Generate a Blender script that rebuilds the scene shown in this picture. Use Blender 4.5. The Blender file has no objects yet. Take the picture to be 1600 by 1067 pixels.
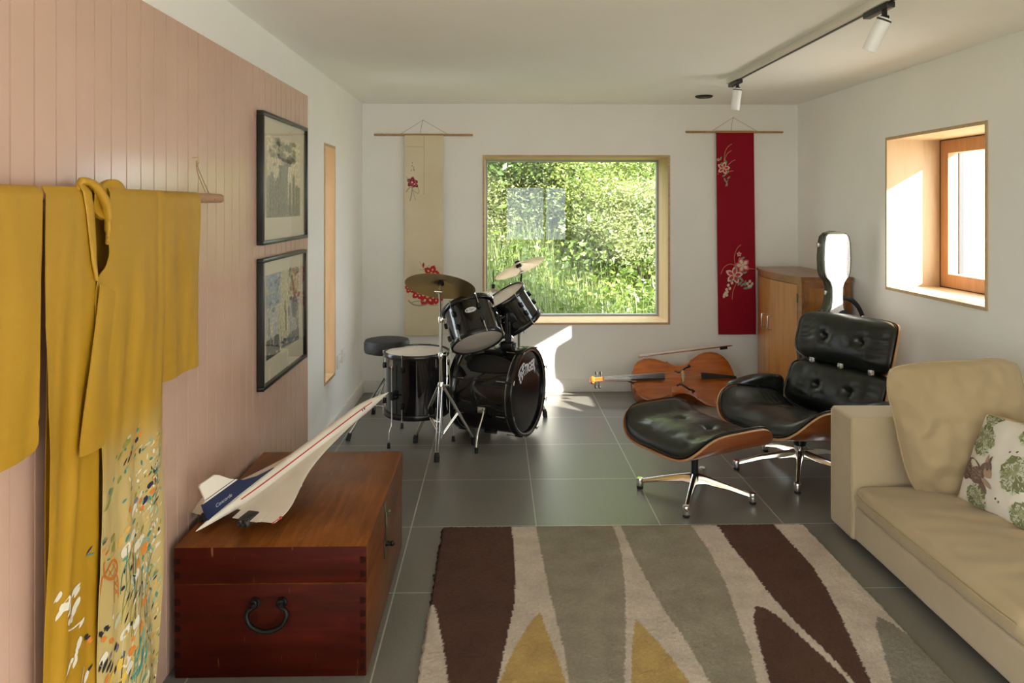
import bpy, bmesh, math, random
import numpy as np
from mathutils import Vector, Matrix, noise
sc = bpy.context.scene
COL = sc.collection
R = math.radians
PI = math.pi
rnd = random.Random(7)

# ------------------------------------------------------------------ materials
def lin(c):
    return tuple((v / 12.92 if v <= .04045 else ((v + .055) / 1.055) ** 2.4) for v in c)

def srgb(r, g, b):
    return lin((r / 255, g / 255, b / 255))

class NT:
    def __init__(s, name):
        s.m = bpy.data.materials.new(name); s.m.use_nodes = True
        s.t = s.m.node_tree; s.n = s.t.nodes; s.n.clear()
        s.out = s.n.new('ShaderNodeOutputMaterial')
    def add(s, typ, **kw):
        nd = s.n.new(typ)
        for k, v in kw.items():
            if k.startswith('_'):
                setattr(nd, k[1:], v)
        for k, v in kw.items():
            if not k.startswith('_'):
                nd.inputs[k.replace('__', ' ')].default_value = v
        return nd
    def link(s, a, b):
        s.t.links.new(a, b)
    def principled(s, col=(.5, .5, .5), rough=.5, metal=0, **kw):
        p = s.n.new('ShaderNodeBsdfPrincipled')
        if col is not None:
            p.inputs['Base Color'].default_value = (*col, 1)
        p.inputs['Roughness'].default_value = rough
        p.inputs['Metallic'].default_value = metal
        for k, v in kw.items():
            p.inputs[k.replace('_', ' ')].default_value = v
        s.link(p.outputs[0], s.out.inputs[0])
        s.p = p
        return p
    def coords(s, scale=(1, 1, 1), rot=(0, 0, 0), loc=(0, 0, 0)):
        tc = s.n.new('ShaderNodeTexCoord'); mp = s.n.new('ShaderNodeMapping')
        mp.inputs['Scale'].default_value = scale; mp.inputs['Rotation'].default_value = rot; mp.inputs['Location'].default_value = loc
        s.link(tc.outputs['Object'], mp.inputs['Vector'])
        return mp.outputs[0]
    def noise(s, vec, scale=5, detail=4, rough=.5, dist=0):
        nd = s.n.new('ShaderNodeTexNoise')
        nd.inputs['Scale'].default_value = scale; nd.inputs['Detail'].default_value = detail
        nd.inputs['Roughness'].default_value = rough; nd.inputs['Distortion'].default_value = dist
        s.link(vec, nd.inputs['Vector'])
        return nd.outputs[0]
    def ramp(s, fac, stops):
        nd = s.n.new('ShaderNodeValToRGB'); e = nd.color_ramp.elements
        while len(e) < len(stops):
            e.new(.5)
        for i, (p, c) in enumerate(stops):
            e[i].position = p; e[i].color = (*c, 1)
        s.link(fac, nd.inputs[0])
        return nd.outputs[0]
    def bump(s, h, strength=.2, dist=.01):
        nd = s.n.new('ShaderNodeBump'); nd.inputs['Strength'].default_value = strength; nd.inputs['Distance'].default_value = dist
        s.link(h, nd.inputs['Height']); s.link(nd.outputs[0], s.p.inputs['Normal'])

def plain(name, col, rough=.5, metal=0, **kw):
    t = NT(name); t.principled(col, rough, metal, **kw)
    return t.m

def mottled(name, c1, c2, scale=6, rough=.5, bump=0, bscale=None, stretch=(1, 1, 1), metal=0, lo=.35, hi=.65, detail=4, dist=.01, **kw):
    t = NT(name); t.principled(c1, rough, metal, **kw)
    v = t.coords(stretch)
    n = t.noise(v, scale, detail)
    t.link(t.ramp(n, [(lo, c1), (hi, c2)]), t.p.inputs['Base Color'])
    if bump:
        t.bump(t.noise(v, bscale or scale * 4, 3), bump, dist)
    return t.m

def wood(name, c1, c2, c3, axis='x', scale=3, rough=.4, stretch=14, coat=0, bump=.05):
    st = {'x': (1, stretch, stretch), 'y': (stretch, 1, stretch), 'z': (stretch, stretch, 1)}[axis]
    t = NT(name); t.principled(c1, rough, 0, Coat_Weight=coat, Coat_Roughness=.15)
    v = t.coords(st)
    n = t.noise(v, scale, 6, .6, .4)
    t.link(t.ramp(n, [(.3, c1), (.5, c2), (.72, c3)]), t.p.inputs['Base Color'])
    if bump:
        t.bump(n, bump, .003)
    return t.m

M = {}
M['wall'] = mottled('white_plaster', (.835, .825, .785), (.855, .845, .805), 3, .75, .05, 60)
M['ceiling'] = mottled('ceiling_paint', (.90, .895, .85), (.915, .91, .87), 3, .75, .03, 60)
M['white_paint'] = plain('white_paint', (.78, .76, .72), .45)
M['pink'] = mottled('pink_panel_paint', (.585, .39, .30), (.615, .41, .32), 5, .19, .02, 20)
M['ply'] = wood('birch_plywood', (.50, .335, .17), (.56, .385, .205), (.60, .42, .24), 'z', 2, .5, 8)
M['ply_edge'] = wood('plywood_edge', (.42, .28, .14), (.52, .36, .2), (.55, .40, .24), 'x', 6, .55, 10)
M['frame_wood'] = wood('window_frame_wood', (.42, .20, .08), (.50, .25, .11), (.54, .29, .13), 'z', 3, .4, 10)
M['socket'] = plain('socket_plastic', (.8, .79, .76), .35)
M['alu'] = plain('grey_aluminium', (.33, .34, .34), .4, .3)
M['black_metal'] = plain('black_metal', (.012, .012, .012), .4, .2)
M['chrome'] = plain('chrome', (.82, .82, .80), .09, 1)
M['chrome_dull'] = plain('dull_chrome', (.6, .6, .58), .25, 1)
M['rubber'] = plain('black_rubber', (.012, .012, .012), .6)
M['drum_black'] = plain('black_drum_wrap', (.006, .006, .006), .08, 0, Coat_Weight=.5, Coat_Roughness=.04)
M['drum_hoop'] = plain('black_hoop', (.010, .010, .010), .22)
M['drum_head'] = mottled('white_drum_head', (.68, .60, .50), (.73, .66, .56), 6, .4)
M['head_black'] = plain('black_drum_head', (.010, .010, .012), .16)
M['logo'] = plain('white_print', (.75, .76, .80), .5)
M['cymbal'] = None
M['leather'] = None
M['string_metal'] = plain('string_metal', (.55, .5, .42), .3, 1)
M['brass'] = plain('brass', (.6, .42, .16), .3, 1)
M['brass_dark'] = plain('aged_brass', (.12, .12, .07), .4, .9)
M['iron'] = plain('black_iron', (.010, .009, .008), .38, .6)
M['bamboo'] = wood('bamboo', (.34, .18, .06), (.42, .24, .09), (.46, .28, .11), 'x', 4, .45, 6)
M['rod_wood'] = wood('round_wood', (.46, .23, .11), (.54, .29, .15), (.58, .33, .18), 'y', 4, .4, 8)
M['cord'] = plain('thin_cord', (.32, .22, .12), .8)
M['frame_black'] = plain('black_frame', (.012, .012, .010), .3)
M['mount'] = plain('cream_mount', (.66, .60, .44), .6)
M['track_white'] = plain('white_track', (.72, .69, .62), .4)
M['spot_white'] = plain('white_spot', (.82, .81, .80), .35)
M['bow_hair'] = plain('bow_hair', (.78, .66, .5), .6)
M['ebony'] = plain('ebony', (.008, .007, .006), .6)

def cymbal_mat(name, col):
    t = NT(name); t.principled(col, .32, .95)
    tc = t.n.new('ShaderNodeTexCoord'); sep = t.n.new('ShaderNodeSeparateXYZ')
    t.link(tc.outputs['Object'], sep.inputs[0])
    l = t.n.new('ShaderNodeVectorMath'); l.operation = 'LENGTH'
    cx = t.n.new('ShaderNodeCombineXYZ'); t.link(sep.outputs[0], cx.inputs[0]); t.link(sep.outputs[1], cx.inputs[1])
    t.link(cx.outputs[0], l.inputs[0])
    w = t.n.new('ShaderNodeMath'); w.operation = 'MULTIPLY'; w.inputs[1].default_value = 900
    t.link(l.outputs['Value'], w.inputs[0])
    sn = t.n.new('ShaderNodeMath'); sn.operation = 'SINE'; t.link(w.outputs[0], sn.inputs[0])
    t.bump(sn.outputs[0], .25, .001)
    return t.m
M['cymbal'] = cymbal_mat('bronze_cymbal', (.40, .29, .11)); M['cymbal_glare'] = cymbal_mat('bronze_cymbal_glare', (.78, .70, .60))  # second bronze made paler, reflected brightness put into the base colour

def leather():
    t = NT('black_leather'); t.principled((.007, .009, .006), .30, 0)
    t.p.inputs['Specular IOR Level'].default_value = .55
    v = t.coords()
    vo = t.n.new('ShaderNodeTexVoronoi'); vo.inputs['Scale'].default_value = 260; t.link(v, vo.inputs['Vector'])
    n2 = t.noise(v, 9, 4, .6)
    ad = t.n.new('ShaderNodeMath'); ad.operation = 'MULTIPLY_ADD'; ad.inputs[1].default_value = .12
    t.link(vo.outputs['Distance'], ad.inputs[0]); t.link(n2, ad.inputs[2])
    t.bump(ad.outputs[0], .22, .008)
    return t.m
M['leather'] = leather()
M['rosewood'] = wood('rosewood_veneer', (.20, .045, .010), (.32, .085, .018), (.40, .12, .028), 'y', 2.5, .3, 9, .3)
M['ply_rim'] = plain('ply_rim', (.42, .24, .11), .4)

def floor_mat():
    t = NT('grey_stone_tile'); t.principled((.08, .075, .068), .3); t.p.inputs['Specular IOR Level'].default_value = .85
    v = t.coords(loc=(-.188 + .582 * 20, -3.515 + .597 * 20, 0))
    b = t.n.new('ShaderNodeTexBrick'); b.offset = 0; b.squash = 1
    b.inputs['Scale'].default_value = 1; b.inputs['Mortar Size'].default_value = .0028
    b.inputs['Mortar Smooth'].default_value = .1
    b.inputs['Brick Width'].default_value = .582; b.inputs['Row Height'].default_value = .597
    b.inputs['Color1'].default_value = (.150, .142, .125, 1); b.inputs['Color2'].default_value = (.165, .156, .137, 1)
    b.inputs['Mortar'].default_value = (.46, .44, .40, 1)
    t.link(v, b.inputs['Vector'])
    n = t.noise(v, 90, 6, .7)
    mx = t.n.new('ShaderNodeMixRGB'); mx.blend_type = 'MULTIPLY'; mx.inputs[0].default_value = .7
    t.link(b.outputs['Color'], mx.inputs[1])
    t.link(t.ramp(n, [(.3, (.7, .7, .7)), (.7, (1.15, 1.15, 1.15))]), mx.inputs[2])
    t.link(mx.outputs[0], t.p.inputs['Base Color'])
    rr = t.ramp(n, [(.3, (.27, .27, .27)), (.7, (.38, .38, .38))])
    t.link(rr, t.p.inputs['Roughness'])
    t.bump(n, .06, .002)
    return t.m
M['floor'] = floor_mat()

def glass(name, tint=(1, 1, 1), refl=1.0):
    t = NT(name)
    tr = t.add('ShaderNodeBsdfTransparent'); tr.inputs[0].default_value = (*tint, 1)
    gl = t.add('ShaderNodeBsdfGlossy'); gl.inputs['Roughness'].default_value = .0
    lw = t.add('ShaderNodeLayerWeight')
    pw = t.add('ShaderNodeMath'); pw.operation = 'POWER'; pw.inputs[1].default_value = 5; t.link(lw.outputs['Facing'], pw.inputs[0])
    mu = t.add('ShaderNodeMath'); mu.operation = 'MULTIPLY_ADD'; mu.inputs[1].default_value = .9; mu.inputs[2].default_value = .045 * refl; t.link(pw.outputs[0], mu.inputs[0])
    mx = t.add('ShaderNodeMixShader')
    t.link(mu.outputs[0], mx.inputs[0])
    t.link(tr.outputs[0], mx.inputs[1]); t.link(gl.outputs[0], mx.inputs[2]); t.link(mx.outputs[0], t.out.inputs[0])
    return t.m
M['glass'] = glass('window_glass', (.97, .98, .97), 1.0)
M['pic_glass'] = glass('picture_glass', (1, 1, 1), 1.0)

def fabric(name, c1, c2, scale=4, weave=500, bump=.12, rough=.85, sheen=.2):
    t = NT(name); t.principled(c1, rough, 0, Sheen_Weight=sheen)
    v = t.coords()
    t.link(t.ramp(t.noise(v, scale, 5), [(.35, c1), (.65, c2)]), t.p.inputs['Base Color'])
    t.bump(t.noise(v, weave, 2), bump, .002)
    return t.m
M['sofa'] = fabric('sand_suede', (.42, .335, .205), (.46, .37, .235), 5)
M['sofa_cushion'] = fabric('sand_cushion', (.38, .285, .155), (.42, .32, .18), 5)
M['pillow'] = fabric('cream_linen', (.62, .57, .47), (.68, .63, .53), 9)
M['piping'] = plain('cushion_piping', (.40, .31, .17), .8)
M['silk'] = fabric('mustard_silk', (.41, .215, .009), (.46, .255, .015), 3, 300, .1, .48, .0)

def silk_fade():
    t = NT('dyed_silk'); t.principled((.5, .3, .03), .5, 0)
    tc = t.n.new('ShaderNodeTexCoord'); sp = t.n.new('ShaderNodeSeparateXYZ'); t.link(tc.outputs['Object'], sp.inputs[0])
    n = t.noise(tc.outputs['Object'], 4, 4)
    ma = t.n.new('ShaderNodeMath'); ma.operation = 'MULTIPLY_ADD'; ma.inputs[1].default_value = .34
    t.link(n, ma.inputs[0]); t.link(sp.outputs[2], ma.inputs[2])
    mr = t.n.new('ShaderNodeMapRange'); mr.inputs[1].default_value = .90; mr.inputs[2].default_value = 1.10
    t.link(ma.outputs[0], mr.inputs[0])
    t.link(t.ramp(mr.outputs[0], [(0, (.52, .39, .15)), (1, (.43, .235, .012))]), t.p.inputs['Base Color'])
    t.bump(t.noise(tc.outputs['Object'], 300, 2), .1, .002)
    return t.m
M['silk_fade'] = silk_fade()
DYE = {'teal': (.06, .24, .19), 'teal2': (.20, .42, .34), 'orange': (.68, .22, .03), 'navy': (.012, .02, .07), 'olive': (.26, .26, .05), 'pale': (.5, .52, .35),
       'black': (.02, .02, .025), 'slate': (.16, .16, .2), 'white': (.72, .66, .52), 'orange2': (.72, .40, .08), 'cream': (.68, .5, .2), 'yellow': (.68, .45, .07), 'rust': (.55, .17, .02)}
for k, c in DYE.items():
    M['dye_' + k] = plain('dye_' + k, c, .6)

# ------------------------------------------------------------------ mesh builder
def smooth(x, a, b):
    t = max(0., min(1., (x - a) / (b - a))) if a != b else float(x > a)
    return t * t * (3 - 2 * t)

def frame(center, zdir, xhint=(1, 0, 0)):
    z = Vector(zdir).normalized(); x = Vector(xhint); x = (x - z * x.dot(z)).normalized(); y = z.cross(x)
    m = Matrix((x, y, z)).transposed().to_4x4(); m.translation = Vector(center)
    return m

class MB:
    def __init__(s, m=None):
        s.v = []; s.f = []; s.mi = []; s.T = m or Matrix.Identity(4); s.cur = 0
    def pt(s, p):
        s.v.append(s.T @ Vector(p)); return len(s.v) - 1
    def face(s, idx, mi=None):
        s.f.append(tuple(idx)); s.mi.append(s.cur if mi is None else mi)
    def raw(s, vs, fs, mi=None):
        o = len(s.v)
        for p in vs: s.pt(p)
        for q in fs: s.face([o + i for i in q], mi)
    def box(s, x0, x1, y0, y1, z0, z1, mi=None):
        s.raw([(x0, y0, z0), (x1, y0, z0), (x1, y1, z0), (x0, y1, z0), (x0, y0, z1), (x1, y0, z1), (x1, y1, z1), (x0, y1, z1)],
              [(0, 3, 2, 1), (4, 5, 6, 7), (0, 1, 5, 4), (1, 2, 6, 5), (2, 3, 7, 6), (3, 0, 4, 7)], mi)
        return s
    def rbox(s, x0, x1, y0, y1, z0, z1, r=.01, seg=3, sub=0, fn=None, mi=None):
        bm = bmesh.new(); bmesh.ops.create_cube(bm, size=1)
        for v in bm.verts:
            v.co = Vector(((x0 + x1) / 2 + v.co.x * (x1 - x0), (y0 + y1) / 2 + v.co.y * (y1 - y0), (z0 + z1) / 2 + v.co.z * (z1 - z0)))
        bmesh.ops.bevel(bm, geom=bm.edges[:], offset=r, segments=seg, profile=.5, affect='EDGES')
        if sub:
            big = [e for e in bm.edges if e.calc_length() > 2 * r]
            bmesh.ops.subdivide_edges(bm, edges=big, cuts=sub, use_grid_fill=True)
        bm.verts.index_update()
        vs = [tuple(fn(v.co)) if fn else tuple(v.co) for v in bm.verts]
        fs = [[v.index for v in f.verts] for f in bm.faces]
        bm.free()
        s.raw(vs, fs, mi); return s
    def tube(s, path, r, n=10, caps=True, mi=None, squash=None):
        P = [Vector(p) for p in path]; rr = r if isinstance(r, (list, tuple)) else [r] * len(P)
        o = len(s.v); up = None
        for i, p in enumerate(P):
            if i == 0: d = P[1] - P[0]
            elif i == len(P) - 1: d = P[-1] - P[-2]
            else: d = (P[i + 1] - p).normalized() + (p - P[i - 1]).normalized()
            d.normalize()
            if up is None:
                up = Vector((0, 0, 1)) if abs(d.z) < .9 else Vector((1, 0, 0))
            x = up - d * up.dot(d)
            if x.length < 1e-6: x = d.orthogonal()
            x.normalize(); y = d.cross(x); up = x
            for k in range(n):
                a = 2 * PI * k / n
                sx, sy = (1, 1) if squash is None else squash
                s.pt(p + (x * math.cos(a) * sx + y * math.sin(a) * sy) * rr[i])
        for i in range(len(P) - 1):
            for k in range(n):
                k2 = (k + 1) % n
                s.face([o + i * n + k, o + i * n + k2, o + (i + 1) * n + k2, o + (i + 1) * n + k], mi)
        if caps:
            s.face([o + k for k in range(n)][::-1], mi); s.face([o + (len(P) - 1) * n + k for k in range(n)], mi)
        return s
    def lathe(s, prof, n=32, mi=None, closed=False):
        o = len(s.v); rows = []
        for (r, z) in prof:
            if r < 1e-6: rows.append([s.pt((0, 0, z))] * n)
            else: rows.append([s.pt((r * math.cos(2 * PI * k / n), r * math.sin(2 * PI * k / n), z)) for k in range(n)])
        pr = list(zip(rows[:-1], rows[1:]))
        if closed: pr.append((rows[-1], rows[0]))
        for a, b in pr:
            for k in range(n):
                k2 = (k + 1) % n
                q = []
                for i in (a[k], a[k2], b[k2], b[k]):
                    if i not in q: q.append(i)
                if len(q) > 2: s.face(q, mi)
        return s
    def grid(s, fn, nu, nv, mi=None, closeu=False):
        o = len(s.v); cu = nu if closeu else nu + 1
        for j in range(nv + 1):
            for i in range(cu):
                s.pt(fn(i / nu, j / nv))
        for j in range(nv):
            for i in range(nu):
                i2 = (i + 1) % cu
                s.face([o + j * cu + i, o + j * cu + i2, o + (j + 1) * cu + i2, o + (j + 1) * cu + i], mi)
        return s
    def prism(s, poly, fn0, fn1, mi=None, mside=None):
        n = len(poly); o = len(s.v)
        for p in poly: s.pt(fn0(*p))
        for p in poly: s.pt(fn1(*p))
        s.face([o + i for i in range(n)][::-1], mi); s.face([o + n + i for i in range(n)], mi)
        for i in range(n):
            j = (i + 1) % n
            s.face([o + i, o + j, o + n + j, o + n + i], mside if mside is not None else mi)
        return s
    def ell(s, c, rx, ry, rz, nu=16, nv=10, mi=None):
        c = Vector(c)
        pr = [(math.sin(PI * j / nv), -math.cos(PI * j / nv)) for j in range(nv + 1)]
        T = s.T; s.T = T @ Matrix.Translation(c) @ Matrix.Diagonal((rx, ry, rz, 1))
        s.lathe(pr, nu, mi); s.T = T
        return s
    def build(s, name, mats, parent=None, world=False, ang=40, props=None, recalc=True):
        me = bpy.data.meshes.new(name)
        off = parent_loc(parent) if (world and parent) else Vector((0, 0, 0))
        me.from_pydata([tuple(v - off) for v in s.v], [], s.f)
        if not isinstance(mats, (list, tuple)): mats = [mats]
        for m in mats: me.materials.append(m)
        if len(mats) > 1: me.polygons.foreach_set('material_index', s.mi)
        if recalc:
            bm = bmesh.new(); bm.from_mesh(me)
            bmesh.ops.recalc_face_normals(bm, faces=bm.faces[:]); bm.to_mesh(me); bm.free()
        me.polygons.foreach_set('use_smooth', [True] * len(me.polygons))
        if ang < 180: me.set_sharp_from_angle(angle=R(ang))
        me.update()
        o = bpy.data.objects.new(name, me); COL.objects.link(o)
        if parent: o.parent = parent
        for k, v in (props or {}).items(): o[k] = v
        return o

def parent_loc(p):
    v = Vector((0, 0, 0))
    while p:
        v += p.location; p = p.parent
    return v

def tag(o, label, cat, group=None):
    o['label'] = label; o['category'] = cat
    if group: o['group'] = group
    return o

def thing(name, label, cat, loc=(0, 0, 0), rotz=0, group=None):
    o = bpy.data.objects.new(name, None); COL.objects.link(o)
    o.empty_display_size = .1
    o.location = loc; o.rotation_euler = (0, 0, rotz)
    return tag(o, label, cat, group)

def struct(o):
    o['kind'] = 'structure'; return o

def text_geo(txt, size, shear=0, extrude=.0006, bold=.0):
    cu = bpy.data.curves.new('lettering', 'FONT'); cu.body = txt; cu.size = size; cu.shear = shear
    cu.extrude = extrude; cu.align_x = 'CENTER'; cu.align_y = 'CENTER'; cu.offset = bold
    o = bpy.data.objects.new('lettering', cu); COL.objects.link(o)
    dg = bpy.context.evaluated_depsgraph_get(); me = bpy.data.meshes.new_from_object(o.evaluated_get(dg))
    vs = [tuple(v.co) for v in me.vertices]; fs = [tuple(p.vertices) for p in me.polygons]
    bpy.data.objects.remove(o); bpy.data.curves.remove(cu); bpy.data.meshes.remove(me)
    return vs, fs

def bez(pts, n=8):
    """Catmull-Rom through points."""
    P = [Vector(p) for p in pts]; out = []
    for i in range(len(P) - 1):
        p0 = P[max(i - 1, 0)]; p1 = P[i]; p2 = P[i + 1]; p3 = P[min(i + 2, len(P) - 1)]
        for k in range(n):
            t = k / n
            out.append(.5 * ((2 * p1) + (p2 - p0) * t + (2 * p0 - 5 * p1 + 4 * p2 - p3) * t * t + (3 * p1 - p0 - 3 * p2 + p3) * t ** 3))
    out.append(P[-1])
    return out

def interp(x, tab):
    if x <= tab[0][0]: return tab[0][1]
    for (a, va), (b, vb) in zip(tab, tab[1:]):
        if x <= b: return va + (vb - va) * (x - a) / (b - a)
    return tab[-1][1]
SUN_E, SKY_E, EXPO = 14, 3.4, 1.15
# ------------------------------------------------------------------ camera
cam = bpy.data.cameras.new('camera'); camo = bpy.data.objects.new('camera', cam); COL.objects.link(camo)
camo.location = (0, 0, 1.5); camo.rotation_euler = (R(90), 0, -math.atan(25 / 1176))
cam.sensor_width = 36; cam.lens = 36 * 1176 / 1600; cam.shift_y = -(533.5 - 320) / 1600
cam.clip_start = .02; cam.clip_end = 200
sc.camera = camo
sc.view_settings.view_transform = 'Standard'; sc.view_settings.look = 'None'; sc.view_settings.gamma = 1
sc.view_settings.use_curve_mapping = False
sc.cycles.use_denoising = True
sc.cycles.max_bounces = 14; sc.cycles.diffuse_bounces = 8; sc.cycles.glossy_bounces = 6; sc.cycles.transparent_max_bounces = 12
sc.cycles.sample_clamp_indirect = 6

# ------------------------------------------------------------------ the room
XL, XR, YB, YF, ZC = -1.067, 2.442, 6.04, -2.3, 2.31
TH = .42
W1 = (-.108, 1.403, .535, 1.90)      # picture window in the back wall (x0,x1,z0,z1)
W2 = (3.684, 4.66, .972, 1.92)       # window in the right wall (y0,y1,z0,z1)
W3 = (4.69, 5.0, .375, 1.885)        # slot in the left wall
W4 = (.15, 1.5, .72, 1.92)           # window behind, in the front wall
W6 = (-2.2, .75, .03, 2.2)        # unseen glazed opening added in the left wall to let in sky light
W5 = (-2.25, -.25, .03, 2.2)          # added glazed opening, out of view in the right wall, for fill daylight

def wall_with_hole(b, lo, hi, z0, z1, holes, put):
    """put(a0,a1,z0,z1) adds one block along the wall."""
    a = lo
    for (h0, h1, hz0, hz1) in sorted(holes):
        put(a, h0, z0, z1); put(h0, h1, z0, hz0); put(h0, h1, hz1, z1); a = h1
    put(a, hi, z0, z1)

def mkwall(name, lo, hi, holes, put3):
    b = MB(); wall_with_hole(b, lo, hi, -.1, ZC + .1, holes, lambda a0, a1, z0, z1: b.box(*put3(a0, a1), z0, z1))
    return struct(b.build(name, M['wall']))
mkwall('wall_back', XL - TH, XR + TH, [W1], lambda a, c: (a, c, YB, YB + TH))
mkwall('wall_right', YF, YB, [W2, W5], lambda a, c: (XR, XR + TH, a, c))
mkwall('wall_left', YF, YB, [W6, W3], lambda a, c: (XL - TH, XL, a, c))
mkwall('wall_front', XL - TH, XR + TH, [W4], lambda a, c: (a, c, YF - TH, YF))
b = MB(); b.box(XL - TH, XR + TH, YF - TH, YB + TH, -.12, 0); struct(b.build('floor', M['floor']))
b = MB(); b.box(XL - TH, XR + TH, YF - TH, YB + TH, ZC, ZC + .2); struct(b.build('ceiling', M['ceiling']))
# baseboards
b = MB(); b.rbox(XL, XR, YB - .014, YB + .004, 0, .1, .003, 2); struct(b.build('baseboard_back', M['white_paint']))
b = MB(); b.rbox(XL - .004, XL + .014, 4.215, YB - .014, 0, .1, .003, 2); struct(b.build('baseboard_left', M['white_paint']))
b = MB(); b.rbox(XR - .014, XR + .004, .35, YB - .014, 0, .1, .003, 2); struct(b.build('baseboard_right', M['white_paint']))

# pink tongue and groove panelling on the left wall
b = MB(); prof = []
y = 1.645 - .0853 * 46
y0p, y1p = .9, 4.212
xs, gd = -1.047, .009
prof.append((y0p, xs))
while y < y1p - .01:
    if y > y0p + .01:
        prof += [(y - .0032, xs), (y - .0018, xs - gd), (y + .0018, xs - gd), (y + .0032, xs)]
    y += .0853
prof.append((y1p, xs)); 
poly = [(y0p, XL - .002)] + prof + [(y1p, XL - .002)]
n = len(poly); o0 = len(b.v)
for z in (0.0, 2.105):
    for (yy, xx) in poly: b.pt((xx, yy, z))
for i in range(n):
    j = (i + 1) % n; b.face([i, j, n + j, n + i])
# caps as strips
for base in (0, n):
    b.face([base + i for i in range(n)])
po = struct(b.build('trim_1', M['pink'], ang=20)); po['label'] = 'pink painted tongue and groove boards on the left wall'

# ------------------------------------------------------------------ windows (plywood linings, frames, panes)
def lining(name, horiz, a0, a1, z0, z1, inner, outer, proud, th=.018):
    """horiz(a,d) -> (x,y). d from inner to outer."""
    b = MB()
    def blk(A0, A1, Z0, Z1):
        d0, d1 = inner - proud, outer
        pts = [horiz(A0, d0), horiz(A1, d0), horiz(A1, d1), horiz(A0, d1)]
        vs = [(p[0], p[1], Z0) for p in pts] + [(p[0], p[1], Z1) for p in pts]
        # the edge faces that show the ply section use slot 1
        b.raw(vs, [(0, 3, 2, 1), (4, 5, 6, 7), (1, 2, 6, 5), (2, 3, 7, 6), (3, 0, 4, 7)], 0)
        b.raw(vs, [(0, 1, 5, 4)], 1)
    blk(a0, a1, z0, z0 + th); blk(a0, a1, z1 - th, z1)
    blk(a0, a0 + th, z0 + th, z1 - th); blk(a1 - th, a1, z0 + th, z1 - th)
    return b
def window(name, label, horiz, hole, inner, dpane, fw, fmat, proud=.006, pane_d=None):
    a0, a1, z0, z1 = hole
    w = struct(lining(name, horiz, a0, a1, z0, z1, inner, inner + dpane, proud).build(name, [M['ply'], M['ply_edge']], ang=20))
    if label: w['label'] = label
    b = MB()
    A0, A1, Z0, Z1 = a0 + .018, a1 - .018, z0 + .018, z1 - .018
    d0, d1 = inner + dpane - .055, inner + dpane + .005
    for (p0, p1, q0, q1) in ((A0, A1, Z0, Z0 + fw), (A0, A1, Z1 - fw, Z1), (A0, A0 + fw, Z0 + fw, Z1 - fw), (A1 - fw, A1, Z0 + fw, Z1 - fw)):
        pa, pb = horiz(p0, d0), horiz(p1, d1)
        b.box(min(pa[0], pb[0]), max(pa[0], pb[0]), min(pa[1], pb[1]), max(pa[1], pb[1]), q0, q1)
    b.build('window_frame', fmat, w)
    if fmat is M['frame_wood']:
        b = MB()  # dark strip standing in for the shade between frame and lining
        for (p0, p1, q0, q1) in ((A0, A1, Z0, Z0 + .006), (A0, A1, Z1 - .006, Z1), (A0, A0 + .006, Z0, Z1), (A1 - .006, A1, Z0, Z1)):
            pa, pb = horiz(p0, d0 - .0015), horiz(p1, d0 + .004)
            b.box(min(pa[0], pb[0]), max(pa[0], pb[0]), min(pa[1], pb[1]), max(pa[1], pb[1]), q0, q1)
        b.build('shade_gap_strip', M['rubber'], w)
    b = MB(); dp = inner + dpane - .02
    pa, pb = horiz(A0 + fw * .8, dp), horiz(A1 - fw * .8, dp)
    b.raw([(pa[0], pa[1], Z0 + fw * .8), (pb[0], pb[1], Z0 + fw * .8), (pb[0], pb[1], Z1 - fw * .8), (pa[0], pa[1], Z1 - fw * .8)], [(0, 1, 2, 3)])
    b.build('pane', M['glass'], w)
    return w
window('window_1', 'large picture window with plywood lining in the back wall', lambda a, d: (a, d), W1, YB, .40, .016, M['alu'])
M['rail'] = plain('dark_grey_rail', (.035, .038, .042), .6)
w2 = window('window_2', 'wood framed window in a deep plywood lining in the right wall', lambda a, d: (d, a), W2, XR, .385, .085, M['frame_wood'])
b = MB(); b.box(2.872, 2.90, 4.605, 4.64, .98, 1.9); b.build('outer_rail', M['rail'], w2)
window('window_3', 'tall narrow slot window lined with plywood in the left wall', lambda a, d: (-d, a), W3, -XL, .40, .02, M['alu'])
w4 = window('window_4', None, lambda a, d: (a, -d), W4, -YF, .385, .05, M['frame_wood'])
b = MB(); b.box(.98, 1.03, YF - .39, YF - .33, W4[2] + .06, W4[3] - .06); b.build('mullion', M['frame_wood'], w4)
window('added_opening_right', None, lambda a, d: (d, a), W5, XR, .385, .06, M['frame_wood'])  # unseen, added to brighten the room from the right

window('added_opening_left', None, lambda a, d: (-d, a), W6, -XL, .385, .06, M['frame_wood'])  # added out of view as sky fill from the left

# small fittings
for i, (yy, zz, lab) in enumerate(((5.11, .44, 'white double socket plate low on the left wall nearer the slot window'), (5.265, .452, 'white socket plate low on the left wall nearer the back corner'))):
    t = thing('wall_socket', lab, 'socket', (XL, yy, zz), 0, 'sockets on the left wall')
    b = MB(); b.rbox(-.002, .010, -.045, .045, -.045, .045, .004, 2); b.build('face_plate', M['socket'], t)
    b = MB(); b.rbox(.009, .013, -.025, -.006, -.012, .012, .002, 2); b.rbox(.009, .013, .006, .025, -.012, .012, .002, 2); b.build('rocker', M['white_paint'], t)
t = thing('ceiling_vent', 'small round black vent in the ceiling near the back wall', 'vent', (1.546, 5.565, ZC))
b = MB(); b.lathe([(0, .004), (.062, .004), (.066, -.004), (.060, -.012), (.052, -.014), (.050, -.008), (0, -.008)], 32); b.build('rim', M['black_metal'], t)
b = MB(); b.lathe([(0, -.008), (.034, -.008), (.032, -.013), (0, -.013)], 24); b.build('centre_disc', M['black_metal'], t)

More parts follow.
